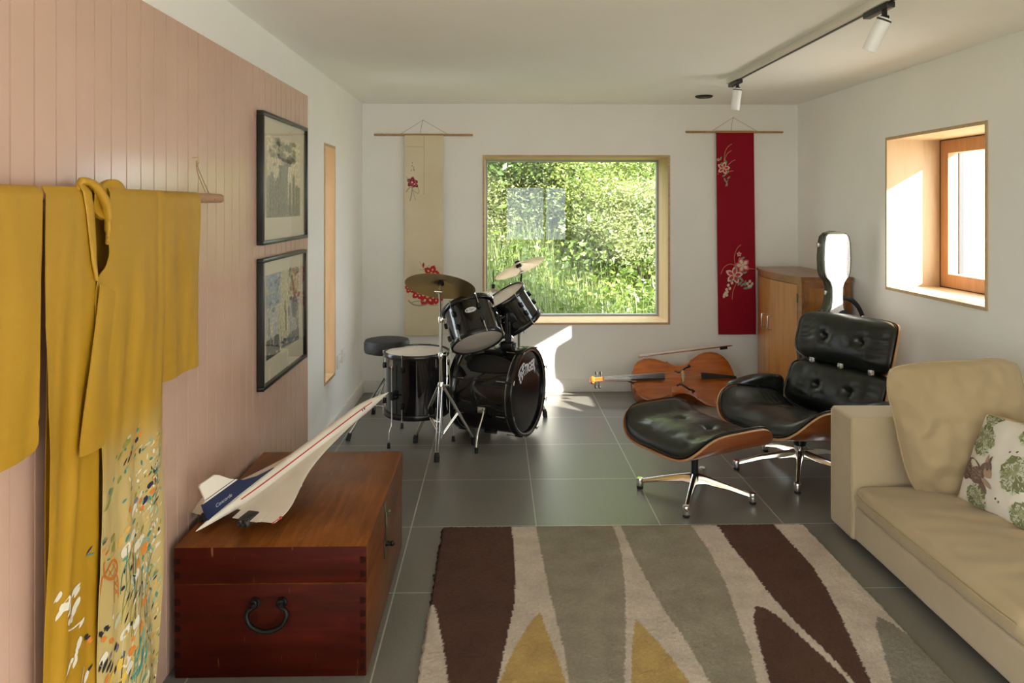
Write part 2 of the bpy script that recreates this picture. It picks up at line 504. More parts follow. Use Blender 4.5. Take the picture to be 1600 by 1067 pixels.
# ceiling track and its two spotlights
t = thing('ceiling_track', 'long white and black lighting track running along the ceiling', 'lighting track', (1.5, 2.6, ZC))
b = MB(); b.rbox(-.022, .022, -2.3, 2.2, -.035, .001, .003, 2); b.build('track_casing', M['track_white'], t)
b = MB(); b.box(-.006, .008, -2.29, 2.19, -.0375, -.03); b.build('contact_slot', M['black_metal'], t)
def spot(yloc, d, lab):
    t = thing('spotlight', lab, 'spotlight', (1.502, yloc, ZC - .037), 0, 'spotlights on the ceiling track')
    b = MB(); b.rbox(-.017, .017, -.02, .17, -.022, .002, .004, 2); b.build('adapter', M['black_metal'], t)
    b = MB(); b.tube([(0, .03, -.02), (0, .03, -.05)], .010, 12); b.tube([(-.014, .03, -.05), (.014, .03, -.05)], .011, 12); b.build('swivel', M['black_metal'], t)
    d = Vector(d).normalized(); c = Vector((0, .03, -.055))
    m = frame(c, d)
    b = MB(m); b.lathe([(0, -.006), (.024, -.006), (.0275, 0), (.0275, .125), (.0255, .129), (.0235, .127), (.0235, .115), (0, .113)], 28); b.build('lamp_body', M['spot_white'], t)
    b = MB(m); b.lathe([(.0278, 0), (.0285, .001), (.0285, .006), (.0278, .007)], 28); b.build('collar', M['black_metal'], t)
spot(4.62, (-.12, .05, -1), 'white cylinder spotlight hanging straight down at the far end of the track')
spot(2.85, (-.35, .35, -1), 'white cylinder spotlight angled to the left on the nearer end of the track')
DABS = [(2.08,0.884,0.0071,0.0048,20,'teal'),(2.092,0.869,0.0071,0.0048,0,'orange'),(2.077,0.858,0.0095,0.006,20,'navy'),(2.017,0.868,0.0143,0.0095,50,'olive'),(2.028,0.882,0.0071,0.0048,40,'pale'),(2.05,0.848,0.0071,0.0048,30,'teal'),(2.054,0.833,0.0048,0.0048,0,'orange'),(2.01,0.854,0.0048,0.0048,0,'teal'),(1.982,0.846,0.0143,0.0048,50,'olive'),(2.028,0.822,0.0119,0.0024,20,'black'),(2.01,0.821,0.0119,0.0024,30,'black'),(2.039,0.834,0.0095,0.0024,0,'black'),(2.069,0.817,0.0071,0.0036,50,'teal'),(1.958,0.851,0.0071,0.0024,20,'teal'),(2.139,0.786,0.0048,0.0048,0,'teal'),(1.982,0.784,0.0119,0.0071,30,'olive'),(1.945,0.798,0.0071,0.0036,20,'teal'),(1.915,0.779,0.0095,0.0048,40,'teal'),(1.928,0.77,0.0143,0.0071,40,'olive'),(1.902,0.751,0.019,0.0071,55,'olive'),(1.862,0.764,0.0095,0.0048,60,'teal'),(2.01,0.795,0.0071,0.0036,0,'teal'),(2.157,0.728,0.0095,0.0095,40,'orange'),(2.16,0.738,0.0048,0.0048,0,'teal'),(2.137,0.713,0.0119,0.0071,20,'navy'),(2.148,0.691,0.0095,0.0083,30,'orange'),(2.164,0.691,0.0071,0.0036,20,'teal'),(2.119,0.677,0.0143,0.0071,15,'navy'),(2.077,0.692,0.0119,0.006,15,'slate'),(2.106,0.66,0.0095,0.0071,20,'orange'),(2.032,0.688,0.0119,0.006,10,'orange'),(2.1,0.683,0.0119,0.0048,10,'orange'),(2.007,0.719,0.0071,0.0036,50,'teal'),(2.043,0.739,0.0071,0.0036,40,'teal'),(2.069,0.677,0.0143,0.0071,20,'white'),(2.062,0.641,0.0095,0.0048,40,'teal'),(2.017,0.64,0.0095,0.0071,70,'orange2'),(2.017,0.617,0.0119,0.0048,20,'teal'),(1.989,0.619,0.019,0.0071,10,'orange2'),(1.945,0.648,0.0119,0.0071,30,'olive'),(1.948,0.624,0.0143,0.0071,10,'olive'),(2.108,0.601,0.0143,0.0036,20,'olive'),(2.139,0.576,0.0119,0.0048,30,'teal'),(2.119,0.548,0.0167,0.0083,20,'orange'),(2.139,0.539,0.0095,0.0048,0,'teal'),(2.092,0.573,0.019,0.0119,20,'white'),(2.047,0.608,0.0214,0.0119,30,'white'),(2.168,0.769,0.0095,0.0071,0,'cream'),(2.164,0.797,0.0119,0.0071,20,'cream'),(2.123,0.832,0.0095,0.0048,60,'pale'),(2.1,0.701,0.0119,0.0048,20,'white'),(2.054,0.665,0.0119,0.0071,0,'white'),(2.12,0.543,0.0214,0.0095,15,'orange'),(2.141,0.536,0.0119,0.0048,10,'teal'),(2.078,0.52,0.0167,0.0071,15,'orange'),(2.112,0.4,0.0167,0.0095,30,'orange'),(2.041,0.336,0.0095,0.0048,10,'orange'),(2.033,0.308,0.0143,0.0119,20,'orange'),(2.084,0.345,0.019,0.0071,15,'orange'),(2.007,0.566,0.0071,0.0036,60,'teal'),(1.947,0.628,0.0119,0.0048,20,'olive'),(2.041,0.592,0.0143,0.0071,20,'orange2'),(2.011,0.588,0.0214,0.0119,20,'white'),(2.072,0.571,0.019,0.0095,20,'white'),(2.052,0.499,0.0119,0.0024,-40,'black'),(2.052,0.488,0.0143,0.0024,0,'black'),(2.015,0.462,0.0143,0.0024,20,'black'),(2.033,0.459,0.0143,0.0024,25,'black'),(2.052,0.44,0.0167,0.0024,30,'black'),(2.08,0.441,0.019,0.0024,30,'black'),(1.996,0.494,0.0071,0.0048,20,'black'),(2.049,0.471,0.0119,0.0048,30,'teal'),(2.041,0.497,0.0167,0.0095,0,'pale'),(2.072,0.493,0.0167,0.0095,20,'white'),(2.007,0.41,0.0143,0.0024,20,'black'),(2.033,0.381,0.0071,0.0048,0,'black'),(1.968,0.424,0.019,0.0095,30,'pale'),(2.004,0.376,0.0214,0.0119,30,'white'),(2.056,0.372,0.019,0.0095,20,'white'),(1.971,0.352,0.0119,0.0048,10,'slate'),(1.961,0.362,0.0119,0.0048,15,'black'),(1.989,0.32,0.0143,0.0036,15,'slate'),(1.93,0.356,0.0119,0.0036,20,'slate'),(1.887,0.356,0.0143,0.0048,15,'black'),(1.906,0.346,0.0167,0.006,25,'black'),(1.923,0.334,0.0143,0.0048,30,'black'),(1.937,0.322,0.0119,0.0048,30,'black'),(1.855,0.371,0.0095,0.0048,60,'black'),(1.961,0.302,0.0119,0.0036,10,'black'),(1.982,0.303,0.019,0.0095,0,'yellow'),(1.9,0.367,0.0167,0.0119,20,'white'),(2.011,0.296,0.019,0.0143,10,'white'),(2.022,0.271,0.0167,0.0119,20,'white'),(1.94,0.294,0.0167,0.0095,20,'yellow'),(1.913,0.306,0.0143,0.0071,20,'orange'),(1.996,0.262,0.0167,0.0095,10,'yellow'),(2.076,0.309,0.0167,0.0048,5,'teal'),(2.088,0.272,0.0214,0.0048,15,'teal'),(2.06,0.281,0.0214,0.0048,15,'teal'),(2.08,0.254,0.0238,0.0048,25,'teal'),(2.104,0.248,0.019,0.0048,10,'teal'),(2.049,0.24,0.0167,0.0071,40,'teal'),(2.072,0.237,0.0214,0.0048,40,'teal'),(2.096,0.32,0.0167,0.0048,15,'teal2'),(2.068,0.291,0.0214,0.0048,20,'teal2'),(2.112,0.265,0.019,0.0048,10,'teal2'),(2.026,0.256,0.0143,0.0024,20,'black'),(2.092,0.199,0.0119,0.0048,40,'teal'),(1.839,0.36,0.0167,0.0071,20,'white'),(1.794,0.592,0.0167,0.0083,60,'white'),(1.803,0.583,0.0119,0.006,40,'white'),(1.719,0.616,0.0119,0.0071,20,'white'),(1.711,0.615,0.0095,0.0048,60,'white'),(1.743,0.589,0.0167,0.0095,20,'white'),(1.735,0.584,0.0143,0.0095,-20,'white'),(1.757,0.575,0.0095,0.0071,60,'white'),(1.8,0.556,0.0167,0.0095,30,'white'),(1.788,0.549,0.0167,0.0095,10,'white'),(1.754,0.564,0.0119,0.0048,40,'white'),(1.721,0.576,0.0143,0.006,30,'white'),(1.757,0.544,0.0143,0.0095,20,'white'),(1.771,0.536,0.0119,0.0071,-20,'white'),(1.765,0.546,0.0071,0.0048,0,'orange'),(1.821,0.501,0.0119,0.006,40,'white'),(1.809,0.462,0.0143,0.0083,10,'white'),(1.803,0.454,0.0119,0.0071,30,'white'),(1.794,0.443,0.0119,0.0048,20,'white'),(1.788,0.427,0.0143,0.006,20,'white'),(1.774,0.438,0.0071,0.006,0,'white'),(1.757,0.431,0.0143,0.0071,40,'white'),(1.819,0.704,0.0107,0.0031,-22,'orange'),(1.87,0.679,0.0107,0.0031,37,'navy'),(1.828,0.692,0.0107,0.0031,2,'navy'),(1.881,0.669,0.0107,0.0031,46,'teal'),(1.826,0.69,0.0107,0.0031,-6,'navy'),(1.904,0.63,0.0107,0.0031,80,'orange'),(1.775,0.716,0.0107,0.0031,-51,'black'),(1.876,0.68,0.0107,0.0031,45,'navy'),(1.858,0.694,0.0107,0.0031,15,'teal'),(1.859,0.646,0.0107,0.0031,112,'teal'),(1.821,0.707,0.0107,0.0031,-5,'black'),(1.866,0.691,0.0107,0.0031,25,'orange'),(1.889,0.663,0.0107,0.0031,71,'navy'),(1.916,0.607,0.0107,0.0031,124,'teal'),(1.879,0.645,0.0107,0.0031,85,'orange'),(1.894,0.664,0.0107,0.0031,47,'orange'),(1.831,0.688,0.0107,0.0031,-12,'navy'),(1.781,0.718,0.0107,0.0031,-53,'teal'),(1.793,0.701,0.0107,0.0031,-68,'navy'),(1.784,0.709,0.0107,0.0031,-74,'orange'),(1.84,0.706,0.0107,0.0031,17,'orange'),(1.829,0.685,0.0107,0.0031,-33,'navy'),(1.856,0.658,0.0107,0.0031,53,'navy'),(1.832,0.691,0.0107,0.0031,0,'black'),(1.835,0.711,0.0107,0.0031,11,'navy'),(1.854,0.699,0.0107,0.0031,9,'orange'),(1.915,0.438,0.0052,0.0038,17,'black'),(1.92,0.432,0.0052,0.0038,89,'black'),(1.915,0.431,0.0052,0.0038,161,'black'),(1.907,0.437,0.0052,0.0038,233,'black'),(1.907,0.441,0.0052,0.0038,305,'black'),(1.887,0.438,0.0052,0.0038,17,'black'),(1.893,0.432,0.0052,0.0038,89,'black'),(1.888,0.431,0.0052,0.0038,161,'black'),(1.88,0.437,0.0052,0.0038,233,'black'),(1.88,0.442,0.0052,0.0038,305,'black'),(1.847,0.455,0.0052,0.0038,17,'black'),(1.852,0.448,0.0052,0.0038,89,'black'),(1.848,0.448,0.0052,0.0038,161,'black'),(1.84,0.453,0.0052,0.0038,233,'black'),(1.84,0.458,0.0052,0.0038,305,'black'),(1.861,0.44,0.0052,0.0038,17,'orange'),(1.866,0.433,0.0052,0.0038,89,'orange'),(1.861,0.433,0.0052,0.0038,161,'orange'),(1.853,0.438,0.0052,0.0038,233,'orange'),(1.853,0.443,0.0052,0.0038,305,'orange'),(1.902,0.418,0.0052,0.0038,17,'orange'),(1.907,0.412,0.0052,0.0038,89,'orange'),(1.902,0.411,0.0052,0.0038,161,'orange'),(1.894,0.417,0.0052,0.0038,233,'orange'),(1.894,0.422,0.0052,0.0038,305,'orange'),(1.937,0.394,0.0052,0.0038,17,'orange'),(1.942,0.388,0.0052,0.0038,89,'orange'),(1.937,0.387,0.0052,0.0038,161,'orange'),(1.929,0.393,0.0052,0.0038,233,'orange'),(1.928,0.398,0.0052,0.0038,305,'orange')]
GATE = [[(1.887, 0.614), (1.89, 0.589), (1.9, 0.571), (1.93, 0.551), (1.961, 0.544), (1.973, 0.555), (1.968, 0.574), (1.947, 0.591), (1.926, 0.589), (1.9, 0.581), (1.89, 0.582)], [(1.89, 0.577), (1.88, 0.574), (1.871, 0.52)], [(1.875, 0.563), (1.836, 0.561), (1.829, 0.544), (1.831, 0.516)]]
# ------------------------------------------------------------------ kimono on its rod
RX, RZ, RR = -1.002, 1.523, .0165
rod = thing('kimono_rod', 'long round wooden rod on the pink panelled wall holding the mustard kimono', 'rod', (RX, 2.0, RZ))
b = MB(); b.tube([(RX, 1.15, RZ), (RX, 2.752, RZ), (RX, 2.757, RZ)], [RR, RR, RR * .8], 20); b.build('pole', M['rod_wood'], rod, True)
for yy in (1.45, 2.63):
    b = MB(); b.tube(bez([(RX + .017, yy + .03, RZ - .005), (RX, yy + .02, RZ + .018), (-1.03, yy, RZ + .10), (-1.035, yy - .005, RZ + .13)], 5), .0016, 6); b.tube(bez([(RX + .002, yy - .015, RZ + .018), (-1.03, yy - .01, RZ + .09), (-1.035, yy - .005, RZ + .13)], 5), .0016, 6)
    b.build('cord', M['cord'], rod, True)
    b = MB(); b.tube(bez([(-1.048, yy - .01, RZ + .14), (-1.028, yy - .008, RZ + .14), (-1.026, yy - .004, RZ + .125), (-1.034, yy, RZ + .12)], 4), .0016, 6); b.build('hook', M['brass'], rod, True)

def fold(y, z, amp=1.0, ph=0.0):
    d = smooth(1.54 - z, 0, .35)
    a = .0030 * math.sin(y * 17 + ph + 1.5 * math.sin(z * 2.0 + ph)) + .016 * noise.noise((y * 9 + z * 1.3, z * 1.3, ph)) + .008 * noise.noise((y * 21 - z * 1.5, z * 2.0, ph + 4)) + .0012 * noise.noise((y * 34, z * 16, ph))
    return amp * d * a + amp * (1 - d) * .0025 * noise.noise((y * 22, z * 3, ph))

def rodx(z, t=0.0):
    """front of the cloth: wraps round the rod near the top, then hangs."""
    top = RZ + RR + .003 + t
    if z > RZ:
        k = min(1, (z - RZ) / (top - RZ))
        return RX + (RR + .003 + t) * math.sqrt(max(0, 1 - k * k))
    return RX + RR + .003 + t

def sheet(b, left, right, top, bottom, layer, nu=24, nv=60, amp=1, ph=0, thick=.0018, mi=0, extra=None, topfn=None):
    """hanging cloth between left(z) and right(z) edges, from top down to bottom(u)."""
    def P(u, v, off):
        zt = topfn(u) if topfn else top
        zb = bottom(u) if callable(bottom) else bottom
        z = zt + (zb - zt) * v
        y = left(z) + (right(z) - left(z)) * u
        x = rodx(min(z, RZ + RR + .0025 + layer), layer) + fold(y, z, amp, ph) + off - .006 * smooth(1.5 - z, 0, .6)
        if extra: x += extra(y, z)
        return (x, y, z)
    o = len(b.v)
    b.grid(lambda u, v: P(u, v, 0), nu, nv, mi)
    o2 = len(b.v)
    b.grid(lambda u, v: P(u, v, -thick), nu, nv, mi)
    c = nu + 1
    per = [i for i in range(c)] + [j * c + nu for j in range(1, nv + 1)] + [nv * c + i for i in range(nu - 1, -1, -1)] + [j * c for j in range(nv - 1, 0, -1)]
    for a, d in zip(per, per[1:] + per[:1]):
        b.face([o + a, o + d, o2 + d, o2 + a], mi)
    return P

kim = thing('kimono', 'mustard yellow silk kimono with painted garden scene hanging over the wooden rod', 'kimono', (-.98, 1.95, .05))
K = lambda v: (lambda z: v)
TOPZ = RZ + RR + .0025
# back of the garment behind the rod and the inside seen through the neck opening
b = MB(); sheet(b, K(1.735), K(2.232), RZ + .008, .04, .0, 40, 40, .3, 3.0, extra=lambda y, z: -.036); b.build('back_panel', M['silk'], kim, True, 60)
def slb(u):  # sleeve hems with rounded outer corner
    return .975 + .012 * u
for (ya, yb, ph, rc, fl) in ((2.241, 2.527, 1.0, 1, 1), (1.37, 1.652, 2.2, 0, -1)):
    b = MB()
    def bot(u, ya=ya, yb=yb, fl=fl):
        w = .29; d = min(u, 1 - u) * w
        r = .05; k = 0
        e = (1 - u) * w if fl < 0 else u * w
        if e < r: k = r - math.sqrt(max(0, r * r - (r - e) ** 2))
        return .967 + k * .35
    sheet(b, lambda z, ya=ya: ya + .004 * math.sin(z * 9), lambda z, yb=yb: yb - .008 * smooth(1.5 - z, 0, .5), TOPZ, bot, .0, 24, 48, .8, ph,
          extra=lambda y, z: -.003 * math.exp(-((z - 1.03) / .004) ** 2))
    sl = b.build('sleeve', M['silk'], kim, True, 60)
# left front: hangs from the shoulder, under the right front
LF = [(.04, 1.90), (.9, 1.89), (.94, 1.86), (1.10, 1.845), (1.30, 1.865), (1.36, 1.852), (1.45, 1.842), (1.50, 1.835), (1.56, 1.825)]
b = MB(); sheet(b, lambda z: 1.66 + .012 * smooth(1.3 - z, 0, .5), lambda z: interp(z, LF), TOPZ, .04, .004, 26, 80, 1.0, .4,
                extra=lambda y, z: .007 * math.exp(-((y - 1.79 + .06 * smooth(1.54 - z, .6, 1.2)) / .02) ** 2) * smooth(1.54 - z, .3, .7)); b.build('front_panel', M['silk'], kim, True, 60)
# right front: wide, dyed pale towards the hem
RF = [(.04, 1.876), (.88, 1.874), (.93, 1.872), (1.16, 1.86), (1.29, 1.858), (1.325, 1.868), (1.345, 1.893), (1.375, 1.909), (1.40, 1.908), (1.412, 1.896), (1.43, 1.908), (1.46, 1.906), (1.475, 1.893), (1.50, 1.905), (1.545, 1.918)]
RR_ = [(.04, 2.175), (.2, 2.20), (.5, 2.222), (.9, 2.232), (1.54, 2.228)]
b = MB()
RFP = sheet(b, lambda z: interp(z, RF), lambda z: interp(z, RR_), TOPZ, .04, .010, 44, 150, .9, 1.7, extra=lambda y, z: .004 * smooth(y, 1.86, 1.9) - .003 * math.exp(-((y - 2.19) / .01) ** 2) * smooth(z, 1.1, 1.3))
def onrf(y, z, off=.0012):
    z = max(.045, z)
    l, r = interp(z, RF), interp(z, RR_)
    u = max(.001, min(.999, (y - l) / (r - l))); v = (TOPZ - z) / (TOPZ - .04)
    return Vector(RFP(u, v, off))
def onlf(y, z, off=.0012):
    return Vector((rodx(z, .004) + fold(y, z, 1.0, .4) - .006 * smooth(1.5 - z, 0, .6) + .007 * math.exp(-((y - 1.79 + .06 * smooth(1.54 - z, .6, 1.2)) / .02) ** 2) * smooth(1.54 - z, .3, .7) + off, y, z))
dk = sorted(set(d[5] for d in DABS)) + ['rust']
def dab(bb, on, y, z, l, w, ang, mi, sy=1.0, sz=1.0):
    a = R(ang); dy, dz = math.sin(a), math.cos(a)
    n = 7; pts = []
    for k in range(n):
        t = -1 + 2 * k / (n - 1); h = w * (1 - abs(t) ** 2.2) * .9
        pts.append((t, h))
    ring = [(t, h) for t, h in pts] + [(t, -h) for t, h in pts[-2:0:-1]]
    idx = [bb.pt(on(y + (dy * t * l + dz * h) * sy, z + (dz * t * l - dy * h) * sz)) for t, h in ring]
    bb.face(idx, mi)
def stroke(bb, on, pts, w, mi, n=5):
    P = bez([(0, p[0], p[1]) for p in pts], n)
    prev = None
    for i, p in enumerate(P):
        d = (P[min(i + 1, len(P) - 1)] - P[max(i - 1, 0)]); d.normalize(); nn = Vector((0, -d.z, d.y)) * w
        a = bb.pt(on(p.y + nn.y, p.z + nn.z)); c = bb.pt(on(p.y - nn.y, p.z - nn.z))
        if prev: bb.face([prev[0], prev[1], c, a], mi)
        prev = (a, c)
left = MB()
for (y, z, l, w, a, c) in DABS:
    if y > 1.878: dab(b, onrf, y, z, l, w, a, 1 + dk.index(c), 1.7, .85)
    elif z < .66: dab(left, onlf, y, z, l, w, a, 1 + dk.index(c), 1.7, .85)
rr = random.Random(12)
for k in range(420):      # finer sprigs between the painted flowers
    z = rr.uniform(.05, .86); y = 2.2 - abs(rr.gauss(0, .09)) * (1.2 - z * .5)
    if y < 1.89 or (y < 2.0 and z > .62): continue
    dab(b, onrf, y, z, rr.uniform(.004, .011), rr.uniform(.0015, .004), rr.uniform(-20, 60), 1 + dk.index(rr.choice(['teal', 'olive', 'white', 'white', 'pale', 'orange2', 'teal2', 'black', 'cream'])), 1.6, .9)
for g in GATE: stroke(b, onrf, g, .0036, 1 + dk.index('rust'))
for (y0, z0, y1, z1) in [(1.913, .585, 1.94, .551), (1.94, .586, 1.968, .551), (1.913, .564, 1.961, .579), (1.937, .553, 1.971, .56)]: stroke(b, onrf, [(y0, z0), (y1, z1)], .0012, 1 + dk.index('rust'))
for g in [[(1.95, 0.549), (1.95, 0.48)], [(1.954, .549), (1.971, .539), (1.977, .518), (1.976, .48)], [(1.95, .535), (1.975, .509)], [(1.975, .526), (1.95, .525)], [(1.95, .518), (1.975, .491)], [(1.976, .501), (1.95, .5)]]: stroke(b, onrf, g, .0018, 1 + dk.index('rust'))
stroke(b, onrf, [(1.885, .635), (1.90, .612), (1.94, .599), (1.957, .609), (1.962, .63)], .002, 1 + dk.index('orange2'))
stroke(b, onrf, [(2.03, .80), (2.06, .86), (2.09, .90)], .0012, 1 + dk.index('orange2'))
stroke(b, onrf, [(2.03, .80), (2.10, .845)], .0012, 1 + dk.index('orange2'))
for k in range(46):      # long painted grass blades and stems by the hem
    y0 = rr.uniform(1.98, 2.15); z0 = rr.uniform(.07, .50); h_ = rr.uniform(.05, .13); dx_ = rr.uniform(-.01, .05)
    if y0 + dx_ > 2.19: continue
    stroke(b, onrf, [(y0, z0), (y0 + dx_ * .3, z0 + h_ * .6), (y0 + dx_, z0 + h_)], rr.uniform(.0009, .0018), 1 + dk.index(rr.choice(['teal', 'teal2', 'white', 'olive', 'teal', 'pale', 'black'])), 3)
b.build('front_panel', [M['silk_fade']] + [M['dye_' + k] for k in dk], kim, True, 60)
for g in [[(1.745, .525), (1.78, .51), (1.825, .505)], [(1.83, .39), (1.81, .36), (1.785, .315)]]: stroke(left, onlf, g, .0018, 1 + dk.index('white'))
left.build('painted_blossom', [M['silk']] + [M['dye_' + k] for k in dk], kim, True, 60, {'label': 'white painted blossom spray'})
# lapel band crossing over, ending in a square flap
b = MB()
LA = [(.905, 1.775), (.938, 1.776), (1.10, 1.812), (1.31, 1.862)]; LB = [(.905, 1.874), (1.10, 1.93), (1.26, 1.985), (1.31, 1.93)]
def lap(u, v, off):
    z = 1.305 + (.912 - 1.305) * v
    l, r = interp(z, LA), interp(z, [(.905, 1.874), (1.15, 1.905), (1.24, 1.93), (1.275, 1.975), (1.31, 1.99)])
    z2 = z - .045 * u * (1 - v) - .006 * u * v
    y = l + (r - l) * u
    return (rodx(z2, .017) + fold(y, z2, .6, 2.5) - .006 * smooth(1.5 - z2, 0, .6) + off + .004 * math.sin(PI * u) , y, z2)
o1 = len(b.v); b.grid(lambda u, v: lap(u, v, 0), 16, 40); o2 = len(b.v); b.grid(lambda u, v: lap(u, v, -.003), 16, 40)
per = list(range(17)) + [j * 17 + 16 for j in range(1, 41)] + [40 * 17 + i for i in range(15, -1, -1)] + [j * 17 for j in range(39, 0, -1)]
for a, d in zip(per, per[1:] + per[:1]): b.face([o1 + a, o1 + d, o2 + d, o2 + a])
b.build('lapel', M['silk'], kim, True, 60)
# twisted collar over the rod
b = MB()
b.tube(bez([(-.990, 1.800, 1.535), (-.985, 1.812, 1.556), (-.974, 1.838, 1.551), (-.968, 1.868, 1.525), (-.966, 1.890, 1.495), (-.970, 1.902, 1.462), (-.972, 1.906, 1.43), (-.974, 1.908, 1.40)], 6),
       [.008] * 6 + [.012] * 6 + [.014] * 6 + [.015] * 6 + [.014] * 6 + [.010] * 6 + [.006] * 6 + [.003], 14, squash=(1, .75))
LC = [(1.315, 1.858, .004), (1.36, 1.846, .009), (1.42, 1.838, .014), (1.48, 1.829, .017), (1.53, 1.815, .018), (1.548, 1.811, .014)]
def lcol(u, v):
    z = 1.315 + (1.55 - 1.315) * v; yc = interp(z, [(q[0], q[1]) for q in LC]); w = interp(z, [(q[0], q[2]) for q in LC])
    th = 2 * PI * u
    return (-.974 - .012 * smooth(z, 1.53, 1.55) + .005 * math.sin(th), yc + w * math.cos(th), z)
b.grid(lcol, 16, 24, 0, True)
b.build('collar', M['silk'], kim, True, 60)
b = MB()
def yoke(u, v, off):
    y = 1.842 + .175 * u
    hump = .020 * math.exp(-((u - .72) / .22) ** 2) + .014 * (1 - u)
    z = TOPZ + hump - v * (.055 + .03 * math.sin(PI * u) + hump)
    x = RX + RR + .012 + .006 * math.sin(u * 9 + v * 4) * (1 - .5 * v) - .012 * (1 - v) ** 3 + off
    return (x, y, z)
b.grid(lambda u, v: yoke(u, v, 0), 24, 14); b.grid(lambda u, v: yoke(u, v, -.012), 24, 14)
b.build('collar_fold', M['silk'], kim, True, 60)

# ------------------------------------------------------------------ wall hangings on the back wall
FLO = {'red': (.50, .012, .012), 'wine': (.22, .01, .02), 'pink': (.62, .10, .14), 'ivory': (.68, .58, .42), 'leaf': (.22, .27, .20), 'stem': (.50, .26, .10), 'gold': (.62, .45, .16), 'grey': (.34, .31, .25), 'rose': (.55, .03, .07)}
for k, c in FLO.items(): M['emb_' + k] = plain('embroidery_' + k, c, .7)
fk = list(FLO)
M['obi_cream'] = fabric('cream_silk', (.68, .585, .40), (.72, .63, .44), 6, 300, .1, .6)
M['obi_red'] = fabric('crimson_silk', (.25, .0015, .012), (.28, .002, .016), 6, 300, .1, .7, 0); M['obi_red'].node_tree.nodes['Principled BSDF'].inputs['Specular IOR Level'].default_value = .2
def hanging(name, label, x0, x1, zt, zb, rx0, rx1, mat, deco, slant=0):
    t = thing(name, label, 'wall hanging', ((x0 + x1) / 2, YB, zb))
    yr = YB - .022
    b = MB(); b.tube([(rx0, yr, zt - .004), (rx0 + .004, yr, zt - .004), (rx1 - .004, yr, zt - .004), (rx1, yr, zt - .004)], [.006, .0085, .0085, .006], 12)
    for xx in (rx0 + .2 * (rx1 - rx0), rx0 + .8 * (rx1 - rx0), rx0 + .06): b.tube([(xx - .006, yr, zt - .004), (xx, yr, zt - .004), (xx + .006, yr, zt - .004)], [.0085, .0105, .0085], 12)
    b.build('rod', M['bamboo'], t, True)
    hx, hz = (rx0 + rx1) / 2 - .005, zt + .115
    b = MB(); b.tube([(x0 - .03, yr, zt + .004), (hx, YB - .006, hz), (x1 + .03, yr, zt + .004)], .0013, 6)
    b.tube(bez([(hx, YB - .008, hz), (hx - .012, YB - .012, hz - .05), (hx - .02, yr - .004, zt + .006)], 5), .0013, 6); b.build('cord', M['cord'], t, True)
    b = MB(); b.tube([(hx, YB + .002, hz), (hx, YB - .012, hz), (hx + .002, YB - .014, hz + .006)], .0022, 8); b.build('hook', M['brass'], t, True)
    b = MB()
    def S(x, z, off=0):
        v = smooth(zt - z, 0, .08)
        y = yr - .0105 - .002 * math.sin(x * 30 + z * 2) * v - .0025 * noise.noise((x * 6, z * 2, 3)) * v
        if z > zt - .004: y = yr - .0105 * math.cos(min(1, (z - zt + .004) / .0105) * PI / 2)
        return (x + slant * (zt - z) / (zt - zb), y - off, z)
    nu, nv = 12, 60
    def G(u, v, off): return S(x0 + (x1 - x0) * u, zt + .0065 + (zb - zt - .0065) * v, off)
    o1 = len(b.v); b.grid(lambda u, v: G(u, v, 0), nu, nv); o2 = len(b.v); b.grid(lambda u, v: G(u, v, -.0025), nu, nv)
    c = nu + 1
    per = list(range(c)) + [j * c + nu for j in range(1, nv + 1)] + [nv * c + i for i in range(nu - 1, -1, -1)] + [j * c for j in range(nv - 1, 0, -1)]
    for a, d in zip(per, per[1:] + per[:1]): b.face([o1 + a, o1 + d, o2 + d, o2 + a])
    on = lambda y, z: S(y, z, .0014)
    on2 = lambda y, z: S(y, z, .0026)
    on3 = lambda y, z: S(y, z, .0036)
    deco(b, on, on2, on3)
    b.build('silk_panel', [mat] + [M['emb_' + k] for k in fk], t, True, 60)
    return t
F = lambda k: 1 + fk.index(k)
def flower(b, ons, x, z, r, n, outer, inner, core, rot=0, pw=.36, ins=1.0):
    for k in range(n):
        a = 360 * k / n + rot; s, c = math.sin(R(a)), math.cos(R(a))
        dab(b, ons[0], x + s * r * .58, z + c * r * .58, r * .5, r * pw, a, F(outer))
    for k in range(n):
        a = 360 * k / n + rot; s, c = math.sin(R(a)), math.cos(R(a))
        dab(b, ons[1], x + s * r * .48, z + c * r * .48, r * .34 * ins, r * pw * .6 * ins, a, F(inner))
    dab(b, ons[2], x, z, r * .2, r * .18, 0, F(core))
def leaf(b, on, x, z, l, a, k='leaf', w=.4): dab(b, on, x, z, l, l * w, a, F(k))
